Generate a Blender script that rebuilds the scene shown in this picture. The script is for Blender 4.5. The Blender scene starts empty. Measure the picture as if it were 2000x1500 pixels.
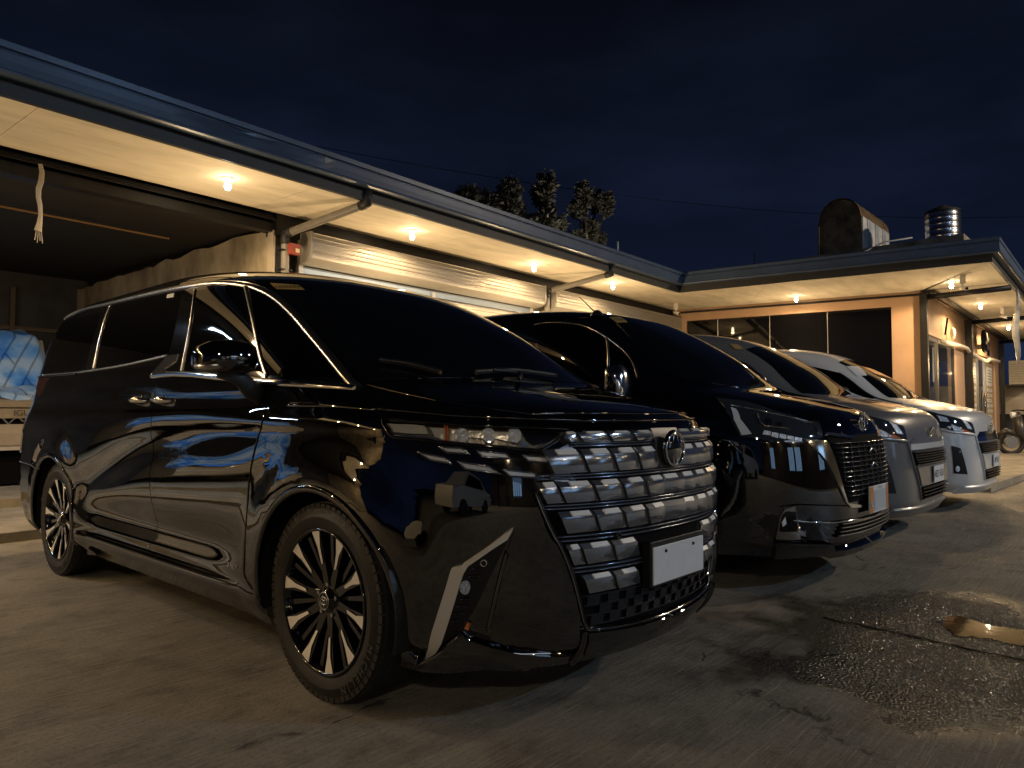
import bpy, bmesh, math, random
import numpy as np
from mathutils import Vector, Matrix
from mathutils.bvhtree import BVHTree
from mathutils.geometry import delaunay_2d_cdt
random.seed(7)
rng = np.random.default_rng(7)
scene = bpy.context.scene
COL = scene.collection
# ------------------------------------------------------------------ camera
FPX, HOR, CH = 1401.0, 806.0, 1.036            # focal length and horizon row in photo pixels, lens height in metres
YAW = math.radians(47.93)
PITCH = math.atan((HOR - 750.0) / FPX)
cd = bpy.data.cameras.new('camera'); cam = bpy.data.objects.new('camera', cd); COL.objects.link(cam)
cd.sensor_width = 36.0; cd.lens = FPX / 2000.0 * 36.0; cd.clip_start = 0.02; cd.clip_end = 600
cam.location = (0, 0, CH); cam.rotation_euler = (math.pi / 2 + PITCH, 0, -YAW)
scene.camera = cam
# ------------------------------------------------------------------ night sky
world = bpy.data.worlds.new('World'); scene.world = world; world.use_nodes = True
wn, wl = world.node_tree.nodes, world.node_tree.links
bg = wn['Background']
tc = wn.new('ShaderNodeTexCoord'); sep = wn.new('ShaderNodeSeparateXYZ'); wl.new(tc.outputs['Generated'], sep.inputs[0])
rampw = wn.new('ShaderNodeValToRGB'); wl.new(sep.outputs['Z'], rampw.inputs[0])
e = rampw.color_ramp.elements
e[0].position = 0.0; e[0].color = (.0075, .0135, .0350, 1)
e[1].position = 0.62; e[1].color = (.0017, .0020, .0030, 1)
k = e.new(0.30); k.color = (.0040, .0062, .0155, 1)
nz = wn.new('ShaderNodeTexNoise'); nz.inputs['Scale'].default_value = 2.6; nz.inputs['Detail'].default_value = 7
mapn = wn.new('ShaderNodeMapping'); mapn.inputs['Scale'].default_value = (1, 1, 3.2)
wl.new(tc.outputs['Generated'], mapn.inputs[0]); wl.new(mapn.outputs[0], nz.inputs['Vector'])
mr = wn.new('ShaderNodeMapRange'); mr.inputs['From Min'].default_value = .42; mr.inputs['From Max'].default_value = .72
mr.inputs['To Min'].default_value = .88; mr.inputs['To Max'].default_value = 1.75
wl.new(nz.outputs['Fac'], mr.inputs['Value'])
mm = wn.new('ShaderNodeVectorMath'); mm.operation = 'SCALE'
wl.new(rampw.outputs[0], mm.inputs[0]); wl.new(mr.outputs[0], mm.inputs['Scale']); wl.new(mm.outputs[0], bg.inputs['Color'])
bg.inputs['Strength'].default_value = 1.0
scene.view_settings.view_transform = 'Standard'; scene.view_settings.look = 'None'
scene.view_settings.gamma = 1.0; scene.view_settings.exposure = 0.0
scene.render.engine = 'CYCLES'
scene.cycles.max_bounces = 9; scene.cycles.transmission_bounces = 6; scene.cycles.transparent_max_bounces = 8
scene.cycles.sample_clamp_indirect = 6.0; scene.cycles.caustics_reflective = False; scene.cycles.caustics_refractive = False
scene.cycles.use_denoising = True
WARM = (1.0, .67, .33); COOL = (.50, .72, 1.0)

# ------------------------------------------------------------------ pixel rays
_R = np.array([math.cos(YAW), -math.sin(YAW), 0.]); _FH = np.array([math.sin(YAW), math.cos(YAW), 0.]); _Z = np.array([0, 0, 1.])
_FW = _FH * math.cos(PITCH) + _Z * math.sin(PITCH); _UP = _Z * math.cos(PITCH) - _FH * math.sin(PITCH); _O = np.array([0, 0, CH])
def ray(px, py): return _FW + _R * (px - 1000) / FPX + _UP * (750 - py) / FPX
def on_plane(px, py, axis, val):
    d = ray(px, py); return _O + d * ((val - _O[axis]) / d[axis])

# ------------------------------------------------------------------ materials
MATS = {}
def mat(name, col, rough=.5, metal=0., spec=.5, coat=0., coat_rough=.03, emit=None, estr=0., trans=0., alpha=1., ior=1.45,
        var=0., vscale=6., vcol=None, bump=0., bscale=40., bdetail=6., stretch=(1, 1, 1), rvar=0., coat_ior=1.5):
    if name in MATS: return MATS[name]
    m = bpy.data.materials.new(name); m.use_nodes = True; MATS[name] = m
    n, l = m.node_tree.nodes, m.node_tree.links; b = n['Principled BSDF']
    I = b.inputs
    I['Base Color'].default_value = (*col, 1); I['Roughness'].default_value = rough; I['Metallic'].default_value = metal
    I['Specular IOR Level'].default_value = spec; I['Coat Weight'].default_value = coat; I['Coat Roughness'].default_value = coat_rough
    I['Coat IOR'].default_value = coat_ior
    I['Transmission Weight'].default_value = trans; I['Alpha'].default_value = alpha; I['IOR'].default_value = ior
    if emit: I['Emission Color'].default_value = (*emit, 1); I['Emission Strength'].default_value = estr
    if var or bump or rvar:
        t = n.new('ShaderNodeTexCoord'); mp = n.new('ShaderNodeMapping'); mp.inputs['Scale'].default_value = stretch
        l.new(t.outputs['Object'], mp.inputs[0])
        if var:
            z = n.new('ShaderNodeTexNoise'); z.inputs['Scale'].default_value = vscale; z.inputs['Detail'].default_value = 8; z.inputs['Roughness'].default_value = .62
            l.new(mp.outputs[0], z.inputs['Vector'])
            r = n.new('ShaderNodeMapRange'); r.inputs['From Min'].default_value = .36; r.inputs['From Max'].default_value = .68
            l.new(z.outputs['Fac'], r.inputs['Value'])
            mx = n.new('ShaderNodeMix'); mx.data_type = 'RGBA'
            c2 = vcol or tuple(c * (1 - var) for c in col)
            mx.inputs['A'].default_value = (*col, 1); mx.inputs['B'].default_value = (*c2, 1)
            l.new(r.outputs[0], mx.inputs['Factor']); l.new(mx.outputs['Result'], I['Base Color'])
            if rvar:
                r2 = n.new('ShaderNodeMapRange'); r2.inputs['To Min'].default_value = rough; r2.inputs['To Max'].default_value = min(1, rough + rvar)
                l.new(z.outputs['Fac'], r2.inputs['Value']); l.new(r2.outputs[0], I['Roughness'])
        if bump:
            z2 = n.new('ShaderNodeTexNoise'); z2.inputs['Scale'].default_value = bscale; z2.inputs['Detail'].default_value = bdetail
            l.new(mp.outputs[0], z2.inputs['Vector'])
            bp = n.new('ShaderNodeBump'); bp.inputs['Strength'].default_value = bump; bp.inputs['Distance'].default_value = .01
            l.new(z2.outputs['Fac'], bp.inputs['Height']); l.new(bp.outputs[0], I['Normal'])
    return m
PAINT = mat('black_paint', (.0012, .0012, .0014), .4, 0, .0, 1.0, .004, coat_ior=2.15)
PAINT_B = mat('black_paint_b', (.0012, .0016, .0035), .4, 0, .0, 1.0, .004, coat_ior=2.15)
GREY = mat('grey_metallic', (.17, .17, .175), .32, .30, .5, .8, .03)
SILVER = mat('silver_metallic', (.68, .68, .67), .32, .12, .5, .8, .03)
GLASS = mat('tinted_glass', (.0015, .0016, .002), .02, 0, .55)
GLASSF = mat('windscreen_glass', (.003, .004, .006), .02, 0, .45)
CHROME = mat('chrome', (.78, .77, .75), .09, 1.)
SATIN = mat('satin_chrome', (.46, .45, .43), .27, 1.)
SMOKE = mat('smoked_chrome', (.135, .15, .185), .16, .78, .6)
CHIP = mat('bright_chip', (.97, .95, .92), .22, .25, .7)
PLAST = mat('black_plastic', (.010, .010, .011), .42, 0, .4, bump=.08, bscale=300)
GLOSSB = mat('gloss_black', (.004, .004, .005), .08, 0, .5, .6)
SEAM = mat('seam_rubber', (.002, .002, .002), .85, 0, .1)
RUBBER = mat('tyre_rubber', (.020, .019, .018), .62, 0, .35, var=.45, vscale=14, bump=.15, bscale=120)
RUBTXT = mat('tyre_text', (.055, .053, .05), .45)
MACH = mat('machined_alloy', (.80, .77, .73), .45, .75)
def lens_mat():
    m = bpy.data.materials.new('clear_lens'); m.use_nodes = True; n, l = m.node_tree.nodes, m.node_tree.links; n.remove(n['Principled BSDF'])
    t = n.new('ShaderNodeBsdfTransparent'); t.inputs[0].default_value = (.93, .95, .97, 1); g = n.new('ShaderNodeBsdfGlossy'); g.inputs['Roughness'].default_value = .01
    f = n.new('ShaderNodeFresnel'); f.inputs[0].default_value = 1.5; mx = n.new('ShaderNodeMixShader')
    l.new(f.outputs[0], mx.inputs[0]); l.new(t.outputs[0], mx.inputs[1]); l.new(g.outputs[0], mx.inputs[2]); l.new(mx.outputs[0], n['Material Output'].inputs[0]); return m
LENS = lens_mat()
LED = mat('lens_crystal', (.88, .92, 1.0), .10, .15, .8, bump=.8, bscale=70)
AMBER = mat('amber', (.55, .12, .02), .3)
REDL = mat('red_lens', (.022, .007, .006), .10, 0, .5, .6)
WHITEP = mat('plate_white', (.62, .64, .66), .45, var=.08, vscale=20)
DARK = mat('dark_void', (.004, .004, .004), .9, 0, .1)

# ------------------------------------------------------------------ mesh helpers
ORG = {}
def org_of(o):
    v = Vector((0, 0, 0))
    while o is not None: v += o.location; o = o.parent
    return v
def setp(o, label=None, cat=None, group=None, kind=None):
    if label: o['label'] = label
    if cat: o['category'] = cat
    if group: o['group'] = group
    if kind: o['kind'] = kind
    return o
def thing(name, label, cat, loc=(0, 0, 0), group=None):
    o = bpy.data.objects.new(name, None); COL.objects.link(o); o.location = loc; o.empty_display_size = .2
    return setp(o, label, cat, group)
def mkobj(name, verts, faces, m, parent=None, smooth=False, normals=None, local=False, slots=None, fm=None):
    """one mesh object; verts in world space unless local"""
    me = bpy.data.meshes.new(name)
    V = np.asarray(verts, float)
    if parent is not None and not local: V = V - np.array(org_of(parent))
    me.from_pydata(V.tolist(), [], faces if isinstance(faces, list) else faces.tolist())
    for mm_ in (slots or [m]): me.materials.append(mm_)
    if fm is not None: me.polygons.foreach_set('material_index', fm)
    if smooth or normals is not None: me.polygons.foreach_set('use_smooth', [True] * len(me.polygons))
    me.update()
    if normals is not None: me.normals_split_custom_set_from_vertices(np.asarray(normals).tolist())
    o = bpy.data.objects.new(name, me); COL.objects.link(o)
    if parent is not None: o.parent = parent
    return o
class MB:
    def __init__(s): s.v = []; s.f = []; s.fm = []; s.cur = 0
    def _a(s, vs, fs):
        b = len(s.v); s.v += [tuple(map(float, q)) for q in vs]
        for f in fs: s.f.append([i + b for i in f]); s.fm.append(s.cur)
        return s
    def quad(s, *p): return s._a(p, [list(range(len(p)))])
    def box(s, c, d, rz=0., rx=0., ry=0., bev=0.):
        M = Matrix.Translation(Vector(c)) @ Matrix.Rotation(rz, 4, 'Z') @ Matrix.Rotation(ry, 4, 'Y') @ Matrix.Rotation(rx, 4, 'X')
        hx, hy, hz = d[0] / 2, d[1] / 2, d[2] / 2
        if bev <= 0:
            vs = [M @ Vector((x * hx, y * hy, z * hz)) for z in (-1, 1) for x, y in ((-1, -1), (1, -1), (1, 1), (-1, 1))]
            return s._a(vs, [[3, 2, 1, 0], [4, 5, 6, 7], [0, 1, 5, 4], [1, 2, 6, 5], [2, 3, 7, 6], [3, 0, 4, 7]])
        bm = bmesh.new(); bmesh.ops.create_cube(bm, size=1.)
        for v in bm.verts: v.co = Vector((v.co.x * 2 * hx, v.co.y * 2 * hy, v.co.z * 2 * hz))
        bmesh.ops.bevel(bm, geom=bm.edges[:], offset=bev, segments=2, affect='EDGES', profile=.5)
        bm.verts.ensure_lookup_table(); vs = [M @ v.co for v in bm.verts]; fs = [[v.index for v in f.verts] for f in bm.faces]; bm.free()
        return s._a(vs, fs)
    def box2(s, a, b):
        return s.box([(a[i] + b[i]) / 2 for i in range(3)], [abs(a[i] - b[i]) for i in range(3)])
    def tube(s, pts, r, n=8, cap=True, closed=False, flat=None, up=None):
        pts = [Vector(p) for p in pts]; N = len(pts); rs = r if hasattr(r, '__len__') else [r] * N
        vs = []; prev = None
        for i, p in enumerate(pts):
            a = pts[i - 1] if (i > 0 or closed) else p; c = pts[(i + 1) % N] if (i < N - 1 or closed) else p
            t = (c - a).normalized()
            u = prev if prev is not None else (Vector(up) if up else (Vector((0, 0, 1)) if abs(t.z) < .9 else Vector((1, 0, 0))))
            u = (u - t * u.dot(t)); u = u.normalized() if u.length > 1e-6 else t.orthogonal().normalized()
            prev = u; w = t.cross(u)
            for k in range(n):
                an = 2 * math.pi * k / n; fl = flat or 1.
                vs.append(p + (u * math.cos(an) + w * math.sin(an) * fl) * rs[i])
        fs = []
        for i in range(N if closed else N - 1):
            j = (i + 1) % N
            for k in range(n): fs.append([i * n + k, i * n + (k + 1) % n, j * n + (k + 1) % n, j * n + k])
        if cap and not closed: fs.append(list(range(n))[::-1]); fs.append([(N - 1) * n + k for k in range(n)])
        return s._a(vs, fs)
    def lathe(s, prof, c=(0, 0, 0), axis='X', n=48, a0=0., a1=2 * math.pi):
        full = abs(a1 - a0 - 2 * math.pi) < 1e-6; M = n if full else n + 1; vs = []
        for k in range(M):
            an = a0 + (a1 - a0) * k / n
            for (h, r) in prof:
                q = {'X': (h, r * math.cos(an), r * math.sin(an)), 'Y': (r * math.cos(an), h, r * math.sin(an)), 'Z': (r * math.cos(an), r * math.sin(an), h)}[axis]
                vs.append((c[0] + q[0], c[1] + q[1], c[2] + q[2]))
        P = len(prof); fs = []
        for k in range(n):
            k2 = (k + 1) % M
            for i in range(P - 1): fs.append([k * P + i, k * P + i + 1, k2 * P + i + 1, k2 * P + i])
        return s._a(vs, fs)
    def prism(s, poly, d):
        """closed polygon (3d points) extruded along vector d"""
        n = len(poly); d = Vector(d); vs = [Vector(p) for p in poly] + [Vector(p) + d for p in poly]
        return s._a(vs, [list(range(n))[::-1], [n + i for i in range(n)]] + [[i, (i + 1) % n, n + (i + 1) % n, n + i] for i in range(n)])
    def sweep(s, prof, path, closed_prof=True):
        """profile points are (lateral, z); path = [(point2d, unit lateral, scale)]"""
        P = len(prof); vs = []
        for (p, lat, sc) in path:
            for (a, z) in prof: vs.append((p[0] + lat[0] * a * sc, p[1] + lat[1] * a * sc, z))
        fs = []
        for i in range(len(path) - 1):
            for k in range(P if closed_prof else P - 1): fs.append([i * P + k, i * P + (k + 1) % P, (i + 1) * P + (k + 1) % P, (i + 1) * P + k])
        if closed_prof: fs.append(list(range(P))[::-1]); fs.append([(len(path) - 1) * P + k for k in range(P)])
        return s._a(vs, fs)
    def build(s, name, m, parent=None, smooth=False, local=False, slots=None, auto=None):
        o = mkobj(name, s.v, s.f, m, parent, smooth, None, local, slots, s.fm if slots else None)
        if auto is not None:
            o.data.polygons.foreach_set('use_smooth', [True] * len(o.data.polygons))
            bm = bmesh.new(); bm.from_mesh(o.data); bmesh.ops.recalc_face_normals(bm, faces=bm.faces)
            for ed in bm.edges:
                ed.smooth = not (len(ed.link_faces) == 2 and ed.calc_face_angle(0) > auto)
            bm.to_mesh(o.data); bm.free()
        return o
def text_geo(txt, size, ext=0.0, align='CENTER'):
    cu = bpy.data.curves.new('t', 'FONT'); cu.body = txt; cu.size = size; cu.align_x = align; cu.align_y = 'CENTER'; cu.extrude = ext; cu.resolution_u = 3
    ob = bpy.data.objects.new('t', cu); COL.objects.link(ob); dg = bpy.context.evaluated_depsgraph_get()
    me = bpy.data.meshes.new_from_object(ob.evaluated_get(dg)); vs = [tuple(v.co) for v in me.vertices]; fs = [list(p.vertices) for p in me.polygons]
    bpy.data.objects.remove(ob); bpy.data.curves.remove(cu); bpy.data.meshes.remove(me)
    return vs, fs
def place_text(mb, txt, size, o, xdir, ydir, align='CENTER'):
    vs, fs = text_geo(txt, size, 0, align); o = Vector(o); xd = Vector(xdir).normalized(); yd = Vector(ydir).normalized()
    return mb._a([o + xd * v[0] + yd * v[1] for v in vs], fs)
def copy_tree(o, loc=None, parent=None):
    c = o.copy(); COL.objects.link(c)
    if parent is not None: c.parent = parent
    if loc is not None: c.location = loc
    for ch in list(o.children):
        if ch is not c: copy_tree(ch, None, c)
    return c
# ------------------------------------------------------------------ car-body shells
def pchip(xk, yk, x):
    xk = np.asarray(xk, float); yk = np.asarray(yk, float); h = np.diff(xk); d = np.diff(yk) / h
    m = np.zeros_like(yk); m[0] = d[0]; m[-1] = d[-1]
    for i in range(1, len(xk) - 1):
        if d[i - 1] * d[i] > 0:
            w1 = 2 * h[i] + h[i - 1]; w2 = h[i] + 2 * h[i - 1]; m[i] = (w1 + w2) / (w1 / d[i - 1] + w2 / d[i])
    i = np.clip(np.searchsorted(xk, x) - 1, 0, len(xk) - 2); t = (x - xk[i]) / h[i]
    return (2*t**3-3*t**2+1)*yk[i] + (t**3-2*t**2+t)*h[i]*m[i] + (-2*t**3+3*t**2)*yk[i+1] + (t**3-t**2)*h[i]*m[i+1]
def half_ring(W, yF, LF, nF, yR, LR, nR, N):
    th = np.linspace(math.pi / 2, 0, 260)
    a = np.stack([W * np.cos(th).clip(0) ** (2 / nF), yF + LF * (1 - np.sin(th).clip(0) ** (2 / nF))], 1)
    b = np.stack([np.full(60, W), np.linspace(yF + LF, yR - LR, 62)[1:-1]], 1)
    th = np.linspace(0, math.pi / 2, 120)
    c = np.stack([W * np.cos(th).clip(0) ** (2 / nR), yR - LR * (1 - np.sin(th).clip(0) ** (2 / nR))], 1)
    p = np.concatenate([a, b, c]); L = np.concatenate([[0], np.cumsum(np.hypot(*np.diff(p, axis=0).T))])
    s = np.linspace(0, L[-1], N)
    return np.stack([np.interp(s, L, p[:, 0]), np.interp(s, L, p[:, 1])], 1)
def inside(P, poly):
    x, y = P[:, 0], P[:, 1]; r = np.zeros(len(P), bool); n = len(poly); j = n - 1
    for i in range(n):
        xi, yi = poly[i]; xj, yj = poly[j]
        c = ((yi > y) != (yj > y)) & (x < (xj - xi) * (y - yi) / ((yj - yi) if yj != yi else 1e-12) + xi)
        r ^= c; j = i
    return r
class Shell:
    def __init__(s, keys, off, NH=220, NT=260, sculpt=None):
        K = np.array(keys, float)
        dl = np.hypot(np.diff(K[:, 0]), np.maximum(abs(np.diff(K[:, 1])), .5 * abs(np.diff(K[:, 2]))))
        tk = np.concatenate([[0], np.cumsum(dl)]); tk /= tk[-1]; t = np.linspace(0, 1, NT)
        C = [pchip(tk, K[:, i], t) for i in range(8)]; T = np.zeros((NT, 2 * NH - 1, 3))
        for j in range(NT):
            h = half_ring(C[1][j], C[2][j], C[3][j], C[4][j], C[5][j], C[6][j], C[7][j], NH)
            T[j, :NH, 0] = -h[::-1, 0]; T[j, :NH, 1] = h[::-1, 1]; T[j, NH - 1:, 0] = h[:, 0]; T[j, NH - 1:, 1] = h[:, 1]; T[j, :, 2] = C[0][j]
        s.NT, s.NI = NT, 2 * NH - 1; s.mid = NH - 1; s.off = np.array(off, float)
        if sculpt is not None: T = sculpt(T, s.normals(T))
        s.T = T; s.N = s.normals(T); s.bvh_()
    def normals(s, T):
        du = np.gradient(T, axis=1); dv = np.gradient(T, axis=0); n = np.cross(du, dv)
        L = np.linalg.norm(n, axis=2, keepdims=True); n = n / np.maximum(L, 1e-9)
        return n
    def bvh_(s):
        NI, NT = s.NI, s.NT
        idx = np.arange(NI * NT).reshape(NT, NI); a = idx[:-1, :-1].ravel(); b = idx[:-1, 1:].ravel(); c = idx[1:, 1:].ravel(); d = idx[1:, :-1].ravel()
        tri = np.concatenate([np.stack([a, b, c], 1), np.stack([a, c, d], 1)]); s.ncell = len(a)
        s.bvh = BVHTree.FromPolygons(s.T.reshape(-1, 3).tolist(), tri.tolist())
    def _ij(s, loc, fi):
        low = fi < s.ncell; c = fi if low else fi - s.ncell; j, i = divmod(c, s.NI - 1)
        P = s.T; A, Bv = (P[j, i], P[j, i + 1]) if True else None, None
        A = P[j, i]; C_ = P[j + 1, i + 1]; Bv = P[j, i + 1] if low else P[j + 1, i]
        v0 = Bv - A; v1 = C_ - A; v2 = np.array(loc) - A
        d00, d01, d11, d20, d21 = v0 @ v0, v0 @ v1, v1 @ v1, v2 @ v0, v2 @ v1; den = d00 * d11 - d01 * d01 + 1e-18
        b = (d11 * d20 - d01 * d21) / den; c2 = (d00 * d21 - d01 * d20) / den
        return (i + b + c2, j + c2) if low else (i + c2, j + b + c2)
    def cast(s, o, d):
        d = Vector(d).normalized(); h = s.bvh.ray_cast(Vector(o), d)
        if h[0] is None:
            best = None
            for q in np.linspace(.5, 14, 200):
                p = Vector(o) + d * q; g = s.bvh.find_nearest(p)
                if best is None or g[3] < best[3]: best = g
            h = best
        return s._ij(h[0], h[2])
    def px(s, x, y): return s.cast(_O - s.off, ray(x, y))
    def side(s, y, z, sgn=-1): return s.cast((sgn * 5, y, z), (-sgn, 0, 0))
    def front(s, x, z): return s.cast((x, -6, z), (0, 1, 0))
    def ev(s, ij, off=0.):
        ij = np.atleast_2d(np.asarray(ij, float)); x = ij[:, 0].clip(0, s.NI - 1.0001); y = ij[:, 1].clip(0, s.NT - 1.0001)
        i = x.astype(int); j = y.astype(int); a = (x - i)[:, None]; b = (y - j)[:, None]
        f = lambda A: A[j, i] * (1 - a) * (1 - b) + A[j, i + 1] * a * (1 - b) + A[j + 1, i] * (1 - a) * b + A[j + 1, i + 1] * a * b
        p, n = f(s.T), f(s.N); n = n / np.maximum(np.linalg.norm(n, axis=1, keepdims=True), 1e-9)
        o = np.asarray(off)
        return p + n * (o[:, None] if o.ndim else o), n
    def mir(s, poly): return [(2 * s.mid - i, j) for i, j in poly][::-1]
    def dens(s, poly, step=1.2, closed=True):
        out = []; n = len(poly)
        for k in range(n if closed else n - 1):
            a = np.array(poly[k]); b = np.array(poly[(k + 1) % n]); m = max(1, int(math.ceil(np.max(abs(b - a)) / step)))
            for q in range(m): out.append(tuple(a + (b - a) * q / m))
        if not closed: out.append(tuple(poly[-1]))
        return out
    def smooth(s, poly, n=6, closed=True):
        """Catmull-Rom through the given points"""
        P = [np.array(p) for p in poly]; N = len(P); out = []
        for k in range(N if closed else N - 1):
            p0 = P[k - 1] if (k > 0 or closed) else P[0]; p1 = P[k]; p2 = P[(k + 1) % N]; p3 = P[(k + 2) % N] if (k + 2 < N or closed) else P[-1]
            for q in range(n):
                t = q / n; out.append(tuple(.5 * ((2 * p1) + (-p0 + p2) * t + (2 * p0 - 5 * p1 + 4 * p2 - p3) * t * t + (-p0 + 3 * p1 - 3 * p2 + p3) * t ** 3)))
        if not closed: out.append(tuple(P[-1]))
        return out
    def patch(s, name, poly, m, parent, off=.003, step=2.0, skirt=.012, holes=(), offn=None, flatn=False, dstep=1.2):
        poly = s.dens(poly, dstep); A = np.array(poly); rings = [poly] + [s.dens(h, dstep) for h in holes]
        x0, y0 = A.min(0); x1, y1 = A.max(0)
        gx = np.arange(math.ceil(x0 / step) * step, x1, step); gy = np.arange(math.ceil(y0 / step) * step, y1, step)
        G = np.array([(x, y) for x in gx for y in gy]) if len(gx) and len(gy) else np.zeros((0, 2))
        if len(G):
            keep = inside(G, poly)
            for h in rings[1:]: keep &= ~inside(G, h)
            G = G[keep]
            B = np.concatenate([np.array(r) for r in rings])
            if len(G):      # drop grid points that crowd the border
                d = np.full(len(G), 1e9)
                for c in range(0, len(B), 200):
                    d = np.minimum(d, np.min(np.hypot(G[:, None, 0] - B[None, c:c + 200, 0], G[:, None, 1] - B[None, c:c + 200, 1]), axis=1))
                G = G[d > .45 * min(step, 1.5)]
        pts = []; edges = []
        for r in rings:
            b = len(pts); pts += [tuple(p) for p in r]; edges += [(b + k, b + (k + 1) % len(r)) for k in range(len(r))]
        pts += [tuple(g) for g in G]
        vo, eo, fo, _, _, _ = delaunay_2d_cdt([Vector(p) for p in pts], edges, [], 0, 1e-6)
        V2 = np.array([tuple(v) for v in vo]); Fc = np.array([f for f in fo]); cen = V2[Fc].mean(1); keep = inside(cen, poly)
        for h in rings[1:]: keep &= ~inside(cen, h)
        Fc = Fc[keep]
        o_ = off if offn is None else np.array([offn(q) for q in V2])
        P, N = s.ev(V2, o_)
        tri = P[Fc]; fn = np.cross(tri[:, 1] - tri[:, 0], tri[:, 2] - tri[:, 0]); flip = (fn * N[Fc[:, 0]]).sum(1) < 0
        Fc[flip] = Fc[flip][:, ::-1]
        verts = P.tolist(); norms = N.tolist(); faces = Fc.tolist()
        if skirt:
            cnt = {}
            for f in faces:
                for a, b in ((f[0], f[1]), (f[1], f[2]), (f[2], f[0])): cnt[(a, b)] = 1
            bd = [(a, b) for (a, b) in cnt if (b, a) not in cnt]; mp = {}
            for a, b in bd:
                e_ = np.array(verts[b]) - np.array(verts[a]); out = np.cross(e_, norms[a]); out /= np.linalg.norm(out) + 1e-12
                for v in (a, b):
                    if v not in mp:
                        base = len(verts); n_ = np.array(norms[v]); nn = n_ * .6 + out * .8
                        verts += [verts[v], (np.array(verts[v]) - n_ * skirt).tolist()]; norms += [nn.tolist(), out.tolist()]; mp[v] = base
                A_, B_ = mp[a], mp[b]; faces.append([A_, A_ + 1, B_ + 1, B_])
        return mkobj(name, verts, faces, m, parent, normals=None if flatn else norms, local=True)
    def ribbon(s, name, path, w, m, parent, off=.001, h=.006, taper=None, closed=False, step=1.5, skip_dens=False):
        """raised strip that follows a path on the surface; rounded section of width w and height h"""
        q = path if skip_dens else s.dens(path, step, closed); P, N = s.ev(q, off); n = len(P); verts, norms, faces = [], [], []
        prof = [(-.5, 0), (-.46, .55), (-.28, .93), (0, 1), (.28, .93), (.46, .55), (.5, 0)]
        for k in range(n):
            a = P[k - 1] if (k or closed) else P[k]; b = P[(k + 1) % n] if (k < n - 1 or closed) else P[k]; t = b - a; t /= np.linalg.norm(t) + 1e-12
            l = np.cross(N[k], t); l /= np.linalg.norm(l) + 1e-12; ww = w * (taper(k / (n - 1)) if taper else 1)
            for (u, v) in prof: verts.append(P[k] + l * u * ww + N[k] * v * h)
        M = len(prof)
        for k in range(n if closed else n - 1):
            k2 = (k + 1) % n
            for c in range(M - 1): faces.append([k * M + c, k * M + c + 1, k2 * M + c + 1, k2 * M + c])
        if not closed: faces.append(list(range(M))); faces.append([(n - 1) * M + c for c in range(M)][::-1])
        return mkobj(name, verts, faces, m, parent, smooth=True, local=True)
    def body(s, name, m, parent, holes=(), step=2.4):
        j1 = s.NT - 1.01
        return s.patch(name, [(0.01, .01), (s.NI - 1.01, .01), (s.NI - 1.01, j1), (.01, j1)], m, parent, off=0., step=step, skirt=0, holes=holes, dstep=2.4)
def circ_side(sh, y, z, r, n=64, zmin=None, sgn=-1):
    """wheel-arch outline on the body side, open towards the sill"""
    pts = []
    for k in range(n):
        a = 2 * math.pi * k / n; yy, zz = y + r * math.cos(a), z + r * math.sin(a)
        low = zmin is not None and zz < zmin
        q = sh.side(yy, zmin if low else zz, sgn); pts.append((q[0], -2.5) if low else q)
    return pts
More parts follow.
